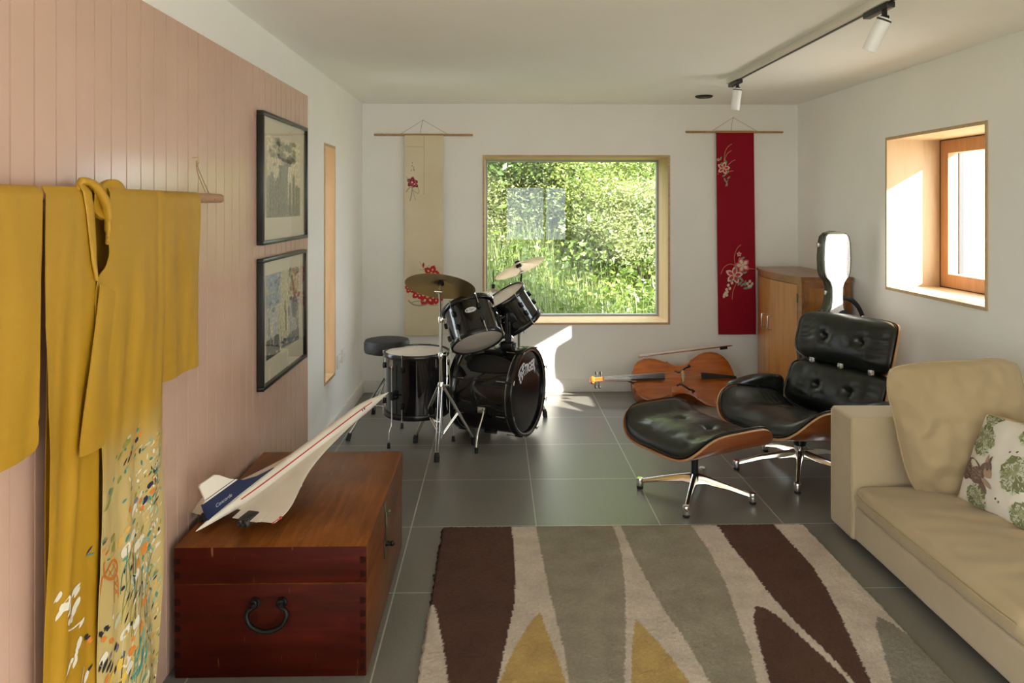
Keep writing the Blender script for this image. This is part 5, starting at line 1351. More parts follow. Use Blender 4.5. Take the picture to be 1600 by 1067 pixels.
# bow resting along the upper edge of the cello
bo = thing('cello_bow', 'thin wooden cello bow resting along the top edge of the cello', 'bow', (1.5, 5.83, .37))
pa, pb_ = Vector((1.10, 5.80, .322)), Vector((1.83, 5.86, .395))
dr = (pb_ - pa).normalized(); nn_ = Vector((-dr.z, 0, dr.x)).normalized()
b = MB(); b.tube(bez([pa, pa + dr * .2 - nn_ * .0, pa + dr * .45 + nn_ * .0, pb_], 6), [.0035] * 6 + [.004] * 6 + [.0045] * 7, 8); b.build('stick', M['cello_rib'], bo, True)
b = MB(); b.tube([pa + nn_ * .012, pb_ - dr * .06 + nn_ * .014], .0028, 6, squash=(.5, 1.6)); b.build('hair', M['bow_hair'], bo, True)
b = MB(frame(pb_ - dr * .05, dr, (0, 1, 0))); b.rbox(-.006, .006, -.004 - .018, .003, -.03, .03, .003, 2); b.build('frog', M['ebony'], bo, True)
b = MB(); b.tube([pb_ - dr * .002, pb_ + dr * .022], [.005, .0035], 8); b.build('screw', M['chrome_dull'], bo, True)
b = MB(); b.tube([pa - dr * .004, pa + dr * .012 + nn_ * .014], [.003, .004], 8); b.build('tip', M['bridge'], bo, True)

# hard case standing in the corner
def case_face():
    t = NT('speckled_silver_shell'); t.principled((.72, .72, .70), .4, 0)
    v = t.coords(); n = t.noise(v, 180, 3, .7)
    t.link(t.ramp(n, [(.35, (.56, .56, .54)), (.6, (.84, .84, .82))]), t.p.inputs['Base Color']); t.bump(n, .3, .002); return t.m
M['case_face'] = case_face()
M['case_shell'] = plain('dark_green_shell', (.035, .04, .028), .22)
KX, KY = 2.192, 4.79
ck_ = thing('cello_case', 'silver and dark cello hard case standing upright behind the lounge chair', 'instrument case', (KX, KY + .12, 0))
CH = [(0, .10), (.006, .16), (.03, .205), (.10, .228), (.22, .226), (.32, .200), (.40, .176), (.47, .172), (.54, .186), (.62, .186), (.70, .170), (.755, .135), (.785, .095), (.81, .062), (.84, .050), (.90, .044), (.97, .046), (1.005, .058), (1.035, .084), (1.07, .094), (1.15, .098), (1.25, .094), (1.295, .084), (1.318, .062), (1.33, .02)]
def cdep(z): return interp(z, [(0, .24), (.6, .24), (.8, .15), (.95, .115), (1.33, .11)])
def case_half(name, y_of, mat, inner=0, both=True):
    b = MB(); rows = []
    for i in range(len(CH)):
        z, h = CH[i]
        rows.append((z, max(.004, h - inner)))
    return rows
def hcase(z): return interp(z, CH)
b = MB()   # shell: rounded edges front to back
ring = [(-1, .0), (-.985, .25), (-.93, .5), (-.985, .75)]
rows = []
zz = []
for i in range(len(CH) - 1):
    for k in range(3): zz.append(CH[i][0] + (CH[i + 1][0] - CH[i][0]) * k / 3)
zz.append(CH[-1][0])
for z in zz:
    h = hcase(z); d = cdep(z)
    # cross section, from front left round the back to front right
    sec = [(-h + .012, 0), (-h + .003, .006), (-h, .018), (-h, d * .48), (-h + .003, d * .5), (-h, d * .52), (-h, d - .03), (-h + .012, d - .008), (-h + .035 if h > .05 else -h * .3, d), (h - .035 if h > .05 else h * .3, d), (h - .012, d - .008), (h, d - .03), (h, d * .52), (h - .003, d * .5), (h, d * .48), (h, .018), (h - .003, .006), (h - .012, 0)]
    rows.append([b.pt((KX + x, KY + y, z)) for x, y in sec])
for p0, p1 in zip(rows, rows[1:]):
    for i in range(len(p0)): b.face([p0[i], p0[(i + 1) % len(p0)], p1[(i + 1) % len(p1)], p1[i]])
b.face(rows[0]); b.face(rows[-1][::-1])
b.build('shell', M['case_shell'], ck_, True, 35)
b = MB(); rows = []
zl = [z for z in zz if .02 < z < 1.318]
for z in zl:
    h = max(.012, hcase(z) - .011); rows.append([b.pt((KX + h * x, KY - dy, z)) for x, dy in ((-1, -.002), (-.97, .003), (-.85, .006), (.85, .006), (.97, .003), (1, -.002))])
for p0, p1 in zip(rows, rows[1:]):
    for i in range(5): b.face([p0[i], p0[i + 1], p1[i + 1], p1[i]])
b.face(rows[0]); b.face(rows[-1][::-1])
b.build('lid_face', M['case_face'], ck_, True, 50)
M['navy_cloth'] = plain('navy_cloth', (.02, .025, .05), .8)
for (x, z) in ((-1, 1.24), (1, 1.24), (-1, .93), (-1, .6)):
    h = hcase(z); d = cdep(z) * .5
    b = MB(); xa, xb = sorted((KX + x * (h - .002), KX + x * (h + .012))); b.rbox(xa, xb, KY + d - .016, KY + d + .016, z - .014, z + .014, .003, 2); b.build('latch', M['chrome_dull'], ck_, True)
b = MB(); b.tube(bez([(KX + .05, KY + .03, .90), (KX + .10, KY + .02, .885), (KX + .15, KY + .03, .84), (KX + .185, KY + .04, .77), (KX + .19, KY + .05, .70)], 6), .009, 8, squash=(1.6, .5)); b.build('carry_strap', M['rubber'], ck_, True)
b = MB(); b.rbox(KX + .172, KX + .200, KY + .026, KY + .056, .755, .785, .004, 2); b.build('strap_buckle', M['chrome_dull'], ck_, True)
b = MB()
b.grid(lambda u, v: (KX - .03 + .16 * u, KY - .012 - .006 * math.sin(PI * u), (.76 + .065 * math.sin(PI * min(1, u * 1.2))) * (1 - v) + .55 * v), 14, 6); b.grid(lambda u, v: (KX - .03 + .16 * u, KY - .0085, (.76 + .065 * math.sin(PI * min(1, u * 1.2))) * (1 - v) + .55 * v), 14, 6)
b.build('front_pocket', M['navy_cloth'], ck_, True)
# ------------------------------------------------------------------ drum kit
def drum_parts(t, T, r, L, top_mat, bot_mat, nlug=6, lug_off=0, hoop=.022):
    """axis = local z of T, centred; batter head at +z."""
    h = L / 2
    b = MB(T); b.lathe([(r - .006, -h + .012), (r, -h + .014), (r, h - .014), (r - .006, h - .012)], 56); b.build('shell', M['drum_black'], t)
    for s, hm, nm in ((1, top_mat, 'batter_head'), (-1, bot_mat, 'resonant_head')):
        b = MB(T); b.lathe([(r + .001, s * (h - hoop)), (r + .012, s * (h - hoop)), (r + .014, s * (h - hoop + .003)), (r + .012, s * (h + .004)), (r + .008, s * (h + .009)), (r + .002, s * (h + .008)), (r + .000, s * (h - .004))], 56, closed=True); b.build('hoop', M['drum_hoop'], t)
        b = MB(T); b.lathe([(0, s * (h + .0015)), (r * .5, s * (h + .0015)), (r - .004, s * (h + .001)), (r + .002, s * (h - .004)), (r + .001, s * (h - .010))], 56); b.build(nm, hm, t, ang=50)
    for k in range(nlug):
        a = 2 * PI * (k + lug_off) / nlug
        for s in (1, -1):
            q = T @ Matrix.Rotation(a, 4, 'Z')
            b = MB(q); b.rbox(r - .002, r + .018, -.010, .010, min(s * (h - .062), s * (h - .098)), max(s * (h - .062), s * (h - .098)), .005, 2); lg = b.build('lug', M['drum_hoop'], t)
            b = MB(q); b.tube([(r + .012, 0, s * (h - .062)), (r + .012, 0, s * (h + .008))], .0028, 8); b.tube([(r + .012, 0, s * (h - .004)), (r + .012, 0, s * (h + .014))], .0052, 8); b.build('tension_rod', M['chrome'], lg)
def badge(t, T, r, a, z, parent=None):
    q = T @ Matrix.Rotation(a, 4, 'Z')
    b = MB(q); n = 28; o = len(b.v)
    def P(i, k, off): 
        th = 2 * PI * i / n; y = .036 * k * math.cos(th); zz = z + .017 * k * math.sin(th); x = math.sqrt(max(0, r * r - y * y)) + off
        return (x, y, zz)
    c = b.pt(P(0, 0, .0022)); o1 = [b.pt(P(i, 1, .0018)) for i in range(n)]; o2 = [b.pt(P(i, 1, -.001)) for i in range(n)]
    for i in range(n):
        j = (i + 1) % n; b.face([c, o1[i], o1[j]]); b.face([o1[i], o2[i], o2[j], o1[j]])
    bd = b.build('badge', M['logo'], t)
    vs, fs = text_geo('Tiger', .017, .2, .0003)
    b = MB(q); b.raw([(math.sqrt(r * r - v[0] ** 2) + .0035, v[0] + .006, z + v[1]) for v in vs], fs)
    b.raw([(math.sqrt(r * r - p[0] ** 2) + .0035, p[0], z + p[1]) for p in ((-.030, -.003), (-.024, .006), (-.019, .003), (-.022, -.004), (-.026, -.008))], [(0, 1, 2, 3, 4)])
    b.build('badge_lettering', M['ebony'], bd)

# bass drum
n_ = Vector((.90, -.435, 0)).normalized()
BC = Vector((.215, 4.872, .292)); BL = .45; Br = .272
bc = BC - n_ * (BL / 2)
bd = thing('bass_drum', 'large black bass drum with a white cat logo on its front head', 'bass drum', (bc.x, bc.y, 0))
T0 = Matrix.Translation(-bd.location)
BT = frame(bc, n_, (0, 0, 1)); BTl = T0 @ BT      # local x up, z forward
h = BL / 2
b = MB(BTl); b.lathe([(Br - .006, -h + .03), (Br, -h + .03), (Br, h - .03), (Br - .006, h - .03)], 72); b.build('shell', M['drum_black'], bd)
for s in (1, -1):
    b = MB(BTl); b.lathe([(Br - .004, s * (h - .038)), (Br + .012, s * (h - .038)), (Br + .0145, s * (h - .035)), (Br + .0145, s * (h - .001)), (Br + .012, s * (h + .002)), (Br - .002, s * (h + .002)), (Br - .004, s * (h - .001))], 72, closed=True); hp = b.build('hoop', M['drum_hoop'], bd)
    b = MB(BTl); b.lathe([(Br + .001, s * (h - .045)), (Br + .0105, s * (h - .045)), (Br + .0105, s * (h - .039)), (Br + .001, s * (h - .039))], 72, closed=True); b.lathe([(Br - .012, s * (h - .003)), (Br - .003, s * (h - .001)), (Br - .003, s * (h - .010))], 72); b.build('metal_ring', M['chrome_dull'], bd)
    b = MB(BTl); b.lathe([(0, s * (h - .014)), (Br * .6, s * (h - .014)), (Br - .02, s * (h - .013)), (Br - .006, s * (h - .018)), (Br - .003, s * (h - .03))], 72); b.build('front_head' if s > 0 else 'batter_head', M['head_black'] if s > 0 else M['drum_head'], bd, ang=50)
for k in range(8):
    a = 2 * PI * (k + .5) / 8
    for s in (1, -1):
        q = BTl @ Matrix.Rotation(a, 4, 'Z')
        b = MB(q); b.rbox(Br + .009, Br + .019, -.007, .007, min(s * (h - .05), s * (h + .006)), max(s * (h - .05), s * (h + .006)), .003, 2); cw = b.build('claw_hook', M['drum_hoop'], bd)
        b = MB(q); b.tube([(Br + .014, 0, s * (h - .11)), (Br + .014, 0, s * (h + .004))], .0032, 8); b.tube([(Br + .014, -.014, s * (h + .012)), (Br + .014, .014, s * (h + .012))], .0036, 8); b.build('tension_rod', M['chrome'], cw)
    q = BTl @ Matrix.Rotation(a, 4, 'Z'); b = MB(q); b.rbox(Br - .002, Br + .019, -.010, .010, -.045, .045, .006, 2); b.build('lug', M['drum_hoop'], bd)
# logo: a striped big-cat head and the name, in the upper part of the head
lx = Vector((0, 0, 1)).cross(n_).normalized()    # to the viewer's right when facing the head
LM = T0 @ Matrix(((lx.x, 0, n_.x, 0), (lx.y, 0, n_.y, 0), (lx.z, 1, n_.z, 0), (0, 0, 0, 1)))
lc0 = BC + n_ * (-.0128); LM = T0 @ Matrix.Translation(lc0) @ Matrix(((lx.x, 0, n_.x, 0), (lx.y, 0, n_.y, 0), (lx.z, 1, n_.z, 0), (0, 0, 0, 1)))
b = MB(LM)
vs, fs = text_geo('TIGER', .105, .0, .0005, .0035)
xs_ = [v[0] for v in vs]; xa, xb = min(xs_), max(xs_)
def letter(v):
    u = (v[0] - xa) / (xb - xa); sc_ = 1.18 - .30 * math.sin(PI * u) + .12 * u
    return (-.048 + u * .172, .142 + v[1] * .80 * sc_ + .014 * u, .0015 + v[2])
b.raw([letter(v) for v in vs], fs)
b.raw([(x, y, .0015) for x, y in ((.104, .128), (.124, .132), (.118, .092))], [(0, 1, 2)])
for poly in ([(-.118, .085), (-.10, .125), (-.07, .150), (-.045, .158), (-.06, .140), (-.085, .118), (-.098, .088), (-.105, .062)],
             [(-.098, .060), (-.088, .095), (-.066, .112), (-.052, .104), (-.068, .085), (-.078, .055), (-.072, .035), (-.088, .030), (-.100, .042)],
             [(-.050, .158), (-.020, .176), (.015, .168), (-.008, .160), (-.022, .150), (-.036, .140)],
             [(-.045, .136), (-.018, .148), (.0, .140), (-.014, .124), (-.026, .112), (-.040, .108), (-.048, .118)],
             [(-.060, .082), (-.044, .098), (-.028, .100), (-.034, .078), (-.046, .058), (-.056, .050)],
             [(-.024, .104), (-.006, .118), (.006, .112), (-.004, .086), (-.016, .070), (-.026, .078)],
             [(-.050, .046), (-.034, .066), (-.022, .062), (-.030, .040), (-.044, .020)],
             [(-.014, .064), (.0, .080), (.008, .070), (.002, .050)],
             [(-.086, .026), (-.066, .030), (-.056, .016), (-.064, .000), (-.078, .006)]):
    b.face([b.pt((-.150 + (x + .118) * .82, .070 + y * .72, .0015)) for x, y in poly])
b.build('logo', M['logo'], bd, ang=180)
# spurs
lat_ = Vector((-n_.y, n_.x, 0)) * -1     # towards the camera side
for s in (1, -1):
    L3 = lat_ * s
    p0 = bc + n_ * (.02) + L3 * (Br * .96) + Vector((0, 0, -.075)); p0w = p0
    foot = bc + n_ * (.065) + L3 * .435; foot.z = .012
    tl = lambda p: T0 @ p
    b = MB(); b.tube(bez([tl(p0 - n_ * .01 + Vector((0, 0, .006))), tl(p0 + L3 * .035 + n_ * .02 + Vector((0, 0, .004))), tl(p0 + L3 * .06 + n_ * .03 + Vector((0, 0, -.025))), tl(p0 + (foot - p0) * .6 + L3 * .02), tl(foot + Vector((0, 0, .02)))], 6), .0058, 10); sp = b.build('spur', M['chrome'], bd)
    b = MB(); b.tube([tl(Vector((foot.x, foot.y, 0))), tl(Vector((foot.x, foot.y, .03)))], [.010, .012], 12); b.build('rubber_foot', M['rubber'], sp)
    b = MB(T0 @ frame(p0, L3, (0, 0, 1))); b.rbox(-.020, .020, -.028, .028, -.008, .024, .006, 2); b.build('spur_bracket', M['chrome_dull'], sp)
# tom holder on top of the shell
hb = bc + n_ * .075; hb.z = BC.z + Br
tw = Vector((hb.x, hb.y, 0))
b = MB(T0 @ Matrix.Translation(hb) @ Matrix.Rotation(math.atan2(n_.y, n_.x), 4, 'Z')); b.rbox(-.045, .045, -.035, .035, -.012, .040, .008, 3); th_ = b.build('tom_holder', M['drum_hoop'], bd)
post = []
for s in (1, -1):
    p = hb + lat_ * (.020 * s) + Vector((0, 0, .03)); q = p + Vector((0, 0, .185)); post.append(q)
    b = MB(); b.tube([T0 @ p, T0 @ q], .0125, 14); b.tube([T0 @ (q - Vector((0, 0, .03))), T0 @ (q + Vector((0, 0, .012)))], .018, 14); b.build('post', M['drum_hoop'], th_)

# toms
def tom(label, c, axis, r, L, hm, arm_to, bdg):
    t = thing('tom_drum', label, 'drum', (c.x, c.y, c.z - .2), 0, 'tom drums on the bass drum')
    T0t = Matrix.Translation(-t.location); T = T0t @ frame(c, axis, Vector((0, -1, 0)))
    drum_parts(t, T, r, L, M['drum_head'], M['drum_head'], 6, .5)
    ti = T.inverted(); d = (ti @ (T0t @ arm_to)); ang = math.atan2(d.y, d.x)
    q = T @ Matrix.Rotation(ang, 4, 'Z')
    b = MB(q); b.rbox(r - .003, r + .030, -.028, .028, -.035, .035, .008, 3); br = b.build('mount_bracket', M['drum_hoop'], t)
    e = q @ Vector((r + .028, 0, 0))
    b = MB(); b.tube([e, e + (T0t @ arm_to - e) * .92], .009, 12); b.build('mount_arm', M['drum_hoop'], br)
    b = MB(q); b.tube([(r + .02, -.045, 0), (r + .02, -.025, 0)], .004, 8); b.ell((r + .02, -.05, 0), .010, .012, .005, 10, 6); b.build('wing_nut', M['chrome'], br)
    if bdg is not None: badge(t, T, r, bdg, .03)
tom('smaller black tom drum tilted up with its white underside facing the room', Vector((-.150, 4.815, .738)), (-.283, .506, .818), .160, .25, None, post[0], R(10))
tom('black tom drum tilted left in front of the picture window', Vector((.105, 5.12, .785)), (-.52, -.14, .84), .154, .225, None, post[1], None)

# floor tom
ft = thing('floor_tom', 'black floor tom drum standing on three chrome legs', 'drum', (-.51, 4.85, 0))
FT = Matrix.Translation((0, 0, .367))
drum_parts(ft, FT, .198, .385, M['drum_head'], M['drum_head'], 6, .18)
for (dx, dy) in ((-.145, -.19), (-.13, .235), (.25, -.07)):
    a = math.atan2(dy, dx); d = Vector((math.cos(a), math.sin(a), 0)); rr_ = .198
    b = MB(Matrix.Rotation(a, 4, 'Z')); b.tube([(rr_ + .024, 0, .50), (rr_ + .024, 0, .17), (rr_ + .030, 0, .13), (rr_ + .048, 0, .10), (rr_ + .050, 0, .02)], .0048, 10); lg = b.build('leg', M['chrome'], ft)
    b = MB(Matrix.Rotation(a, 4, 'Z')); b.tube([(rr_ + .050, 0, 0), (rr_ + .050, 0, .034)], [.011, .009], 12); b.build('rubber_foot', M['rubber'], lg)
    b = MB(Matrix.Rotation(a, 4, 'Z')); b.rbox(rr_ - .003, rr_ + .036, -.018, .018, .29, .345, .007, 2); b.tube([(rr_ + .024, .018, .317), (rr_ + .024, .045, .317)], .004, 8); b.build('leg_bracket', M['drum_hoop'], lg)

# drummer's stool behind
dt = thing('drum_stool', 'round black drum stool with tripod legs behind the floor tom', 'stool', (-.735, 5.09, 0))
b = MB(); b.lathe([(0, .505), (.125, .505), (.148, .512), (.153, .53), (.153, .575), (.145, .592), (.12, .597), (0, .600)], 40); b.build('seat', M['rubber'], dt)
b = MB(); b.tube([(0, 0, .12), (0, 0, .505)], .014, 14); b.build('column', M['chrome'], dt)
for a in (-125.6, 114, -5.6):
    d = Vector((math.cos(R(a)), math.sin(R(a)), 0)); r = .345
    b = MB(); b.tube([(d.x * .02, d.y * .02, .33), (d.x * r, d.y * r, .03)], .009, 10, squash=(1.4, .6)); lg = b.build('leg', M['chrome'], dt)
    b = MB(); b.tube([(d.x * .015, d.y * .015, .14), (d.x * r * .5, d.y * r * .5, .19)], .006, 8); b.build('brace', M['chrome'], lg)
    b = MB(); b.tube([(d.x * r * .97, d.y * r * .97, .045), (d.x * r * 1.03, d.y * r * 1.03, 0.002)], [.013, .016], 12); b.build('rubber_foot', M['rubber'], lg)

# cymbals and stands
def cymbal(label, c, axis, r, bell=.05, mat='cymbal'):
    T = frame(c, axis)
    t = thing('cymbal', label, 'cymbal', tuple(c))
    T = Matrix.Translation(-Vector(c)) @ T
    b = MB(T); pr = [(.008, .0235), (.020, .0225), (.034, .016), (.044, .007), (bell, .004), (r * .5, -.004), (r * .8, -.013), (r, -.021)]
    pr2 = [(p[0], p[1] - .0018) for p in pr[::-1]]
    b.lathe(pr + pr2, 72, closed=True); b.build('bronze_disc', M[mat], t)
    return t
def cymbal_fix(parent, c, axis):
    T = Matrix.Translation(-parent_loc(parent)) @ frame(c, axis)
    b = MB(T); b.lathe([(0, .020), (.018, .020), (.020, .024), (.018, .036), (0, .037)], 18); b.lathe([(0, -.012), (.020, -.012), (.022, -.004), (.018, .010), (0, .012)], 18); b.build('felt', M['rubber'], parent)
    b = MB(T); b.tube([(0, 0, -.05), (0, 0, .058)], .0035, 8); b.tube([(-.014, 0, .048), (.014, 0, .048)], .005, 8); b.build('wing_nut', M['chrome'], parent)
    b = MB(T); b.tube([(0, 0, -.055), (0, 0, -.012)], .0075, 12); b.tube([(-.016, 0, -.055), (.016, 0, -.055)], .011, 12); b.tube([(-.03, 0, -.055), (-.014, 0, -.055)], .004, 8); b.build('tilter', M['chrome'], parent)
    return frame(c, axis) @ Vector((0, 0, -.055))
def tripod(t, angs, r, hub=.385, low=.095, double=True):
    for a in angs:
        d = Vector((math.cos(a), math.sin(a), 0)); s = Vector((-d.y, d.x, 0)) * .011
        b = MB()
        for e in (-1, 1):
            b.tube([(d.x * .018 + s.x * e, d.y * .018 + s.y * e, hub), (d.x * r * .97 + s.x * e * .7, d.y * r * .97 + s.y * e * .7, .045)], .0052, 8, squash=(1.5, .7))
        b.tube([(d.x * r * .52 - s.x, d.y * r * .52 - s.y, hub * .47 + .022), (d.x * r * .52 + s.x, d.y * r * .52 + s.y, hub * .47 + .022)], .007, 8)
        lg = b.build('leg', M['chrome'], t)
        b = MB()
        for e in (-1, 1): b.tube([(d.x * .016 + s.x * e * .7, d.y * .016 + s.y * e * .7, low), (d.x * r * .50 + s.x * e * .7, d.y * r * .50 + s.y * e * .7, hub * .49 + .022)], .004, 8, squash=(1.4, .7))
        b.build('brace', M['chrome'], lg)
        b = MB(); b.tube([(d.x * r * .955, d.y * r * .955, .052), (d.x * r * .975, d.y * r * .975, .036), (d.x * r * 1.0, d.y * r * 1.0, .0)], [.013, .0155, .016], 12)
        for k in range(3): b.tube([(d.x * r * .985, d.y * r * .985, .012 + k * .01), (d.x * r * .985, d.y * r * .985, .016 + k * .01)], .0175, 12)
        b.build('rubber_foot', M['rubber'], lg)
    b = MB(); b.lathe([(0, hub - .02), (.020, hub - .02), (.024, hub - .012), (.024, hub + .012), (.018, hub + .03), (0, hub + .032)], 20); b.tube([(.02, 0, hub + .01), (.05, 0, hub + .01)], .004, 8); b.build('tripod_collar', M['chrome'], t)
    b = MB(); b.lathe([(0, low - .012), (.017, low - .012), (.018, low + .014), (0, low + .016)], 18); b.build('brace_collar', M['chrome'], t)
def stand(label, base, c, axis, angs, r, mat='chrome', rods=True, black_top=False):
    t = thing('cymbal_stand', label, 'cymbal stand', (base.x, base.y, 0))
    tripod(t, angs, r)
    e = cymbal_fix(t, c, axis) - Vector((base.x, base.y, 0))
    zt = e.z
    b = MB(); b.tube([(0, 0, .07), (0, 0, .58)], .0125, 14); b.build('lower_tube', M['chrome'], t)
    b = MB(); b.tube([(0, 0, .58), (0, 0, .80)], .0095, 12); b.tube([(0, 0, .80), (e.x, e.y, zt)], .0065, 12); b.build('upper_tube', M['black_metal' if black_top else 'chrome_dull'], t)
    for z in (.58, .80):
        b = MB(); b.lathe([(0, z - .022), (.015, z - .022), (.0165, z - .016), (.0165, z + .010), (.012, z + .016), (0, z + .016)], 18); b.tube([(.012, 0, z), (.036, 0, z)], .004, 8); b.tube([(.036, 0, z - .012), (.036, 0, z + .012)], .004, 8); b.build('clamp', M['chrome'], t)
    return t
c1 = Vector((-.338, 4.61, 1.02)); ax1 = Vector((.10, .44, .89)).normalized()
stand('chrome cymbal stand with tripod feet in front of the floor tom', Vector((-.338, 4.62, 0)), c1, ax1, [math.atan2(.135, -.165), math.atan2(-.225, -.008), math.atan2(.085, .195)], .222)
cymbal('bronze cymbal seen from below on the nearest stand by the floor tom', c1, ax1, .217)
c2 = Vector((.165, 5.46, 1.058)); ax2 = Vector((-.375, .28, .88)).normalized()
stand('black topped cymbal stand behind the bass drum in front of the window', Vector((.165, 5.47, 0)), c2, ax2, [R(-40), R(80), R(200)], .24, black_top=True)
cymbal('tilted cymbal with glare in its colour seen against the picture window', c2, ax2, .195, mat='cymbal_glare')
# hi-hat
hh = thing('hi_hat_stand', 'thin hi-hat stand behind the two tom drums', 'hi-hat stand', (-.02, 5.42, 0))
tripod(hh, [R(20), R(140), R(260)], .22, .33, .08)
b = MB(); b.tube([(0, 0, .06), (0, 0, .84)], .0095, 12); b.build('lower_tube', M['chrome'], hh)
b = MB(); b.tube([(0, 0, .80), (0, 0, 1.03)], .0032, 8); b.build('pull_rod', M['black_metal'], hh)
b = MB(); b.lathe([(0, .898), (.012, .898), (.013, .925), (.009, .930), (0, .930)], 14); b.build('clutch', M['black_metal'], hh)
b = MB(); b.tube([(-.045, -.02, .012), (-.045, -.24, .035)], .03, 8, squash=(.25, 1.1)); b.build('foot_pedal', M['chrome_dull'], hh)
h1 = Vector((-.02, 5.42, .875)); 
cymbal('hi-hat cymbal lying flat between the tom drums and the window', h1, (0, .05, 1), .178, mat='cymbal_glare')
# ------------------------------------------------------------------ outside
def leaf_mat(name, c1, c2, trans):
    t = NT(name)
    v = t.coords(); n = t.noise(v, 2.2, 4, .7)
    colr = t.ramp(n, [(.3, c1), (.7, c2)])
    d = t.add('ShaderNodeBsdfDiffuse'); tr = t.add('ShaderNodeBsdfTranslucent'); g = t.add('ShaderNodeBsdfGlossy'); g.inputs['Roughness'].default_value = .35
    m1 = t.add('ShaderNodeMixShader'); m1.inputs[0].default_value = trans; m2 = t.add('ShaderNodeMixShader'); m2.inputs[0].default_value = .06
    t.link(colr, d.inputs[0]); t.link(colr, tr.inputs[0]); t.link(d.outputs[0], m1.inputs[1]); t.link(tr.outputs[0], m1.inputs[2])
    t.link(m1.outputs[0], m2.inputs[1]); t.link(g.outputs[0], m2.inputs[2]); t.link(m2.outputs[0], t.out.inputs[0])
    return t.m
M['leaf_a'] = leaf_mat('leaf_lime', (.13, .20, .03), (.30, .36, .07), .4)
M['leaf_b'] = leaf_mat('leaf_mid', (.08, .145, .025), (.20, .28, .05), .35)
M['leaf_c'] = leaf_mat('leaf_deep', (.045, .09, .018), (.13, .20, .045), .3)
M['leaf_d'] = leaf_mat('leaf_pale', (.20, .25, .08), (.38, .42, .17), .4)
M['grass_blade'] = leaf_mat('grass_blade', (.10, .16, .035), (.33, .37, .14), .3)
M['bark'] = mottled('bark', (.06, .045, .03), (.13, .10, .07), 20, .9)
M['meadow'] = mottled('meadow', (.10, .15, .03), (.22, .25, .07), 3, .95)
def mesh_obj(name, V, Fc, mats, mi=None, parent=None):
    me = bpy.data.meshes.new(name)
    V = np.asarray(V, np.float32); Fc = np.asarray(Fc, np.int32); k = Fc.shape[1]
    me.vertices.add(len(V)); me.vertices.foreach_set('co', V.ravel())
    me.loops.add(Fc.size); me.loops.foreach_set('vertex_index', Fc.ravel())
    me.polygons.add(len(Fc)); me.polygons.foreach_set('loop_start', np.arange(0, Fc.size, k, dtype=np.int32)); me.polygons.foreach_set('loop_total', np.full(len(Fc), k, np.int32))
    for m in mats: me.materials.append(m)
    if mi is not None: me.polygons.foreach_set('material_index', np.asarray(mi, np.int32))
    me.update(calc_edges=True); me.validate()
    o = bpy.data.objects.new(name, me); COL.objects.link(o)
    if parent: o.parent = parent
    return o
def leaves(rs, P, size, droop=.35):
    """two-facet folded leaves with a pointed tip at every point of P."""
    n = len(P)
    d = rs.normal(0, 1, (n, 3)); d[:, 2] = d[:, 2] * .5 - droop; d /= np.linalg.norm(d, axis=1)[:, None]
    s = np.cross(d, rs.normal(0, 1, (n, 3))); s /= np.linalg.norm(s, axis=1)[:, None]; u = np.cross(s, d)
    L = (size * rs.uniform(.6, 1.4, n))[:, None]; w = L * .26
    A = P; C = P + d * L; Bl = P + d * L * .45 + s * w + u * w * .35; Br_ = P + d * L * .45 - s * w + u * w * .35
    V = np.stack([A, Bl, C, Br_], 1).reshape(-1, 3); i = np.arange(n)[:, None] * 4
    F1 = np.concatenate([i + [[0, 1, 2]], i + [[0, 2, 3]]], 0)
    return V, F1
def shrub(name, label, cat, base, h, rad, mat, n, size, seed, group=None, stems=5, shape=1.0, lo=.12):
    rs = np.random.RandomState(seed); q = random.Random(seed)
    t = thing(name, label, cat, base, 0, group)
    nc = 26; cen = []
    for k in range(nc):
        th = q.uniform(0, 2 * PI); zz = q.uniform(lo, 1) ** .8; rr = rad * math.sqrt(q.random()) * (1 - .45 * zz ** 2 * shape)
        cen.append((math.cos(th) * rr, math.sin(th) * rr, h * zz))
    cen = np.array(cen); pick = rs.randint(0, nc, n)
    P = cen[pick] + rs.normal(0, 1, (n, 3)) * np.array([rad * .24, rad * .24, h * (.085 if lo < .3 else .05)])
    P[:, 2] = np.maximum(P[:, 2], .03)
    V, Fc = leaves(rs, P, size)
    mesh_obj('foliage', V, Fc, [mat], None, t)
    b = MB()
    for k in range(stems):
        c = cen[q.randrange(nc)]; b.tube(bez([(q.uniform(-.1, .1), q.uniform(-.1, .1), -.05), (c[0] * .4, c[1] * .4, c[2] * .5), tuple(c)], 4), [.035 * (h / 3) * (1 - i / 10) + .006 for i in range(9)], 7)
    b.build('branches', M['bark'], t)
    return t
def gz(x, y):
    k = 1 - smooth(x, 4.2, 7)
    return -.15 + k * (.62 * smooth(y, 6.4, 9.5) + .28 * max(0, y - 8.5)) + .15 * k * smooth(y, 6.4, 7) * noise.noise((x * .5, y * .5, 0))
b = MB(); b.grid(lambda u, v: (-14 + 30 * u, 6.47 + 22 * v ** 1.5, gz(-14 + 30 * u, 6.47 + 22 * v ** 1.5)), 50, 40); g1 = b.build('ground', M['meadow'], None, ang=180); struct(g1); g1['label'] = 'rough grassy slope outside the picture window'
b = MB(); b.grid(lambda u, v: (2.87 + 25 * u, -12 + 18.4 * v, -.15), 4, 4); b.grid(lambda u, v: (-14 + 12.5 * u, -2.7 + 9.1 * v, -.15), 4, 4)
M['gravel'] = mottled('pale_gravel', (.60, .58, .53), (.70, .68, .63), 30, .95)
b3 = MB(); b3.grid(lambda u, v: (-14 + 16.8 * u, -16 + 13.2 * v, -.15), 4, 4); g3 = b3.build('ground', M['meadow'], None, ang=180); struct(g3)
g2 = b.build('ground', M['gravel'], None, ang=180); struct(g2)
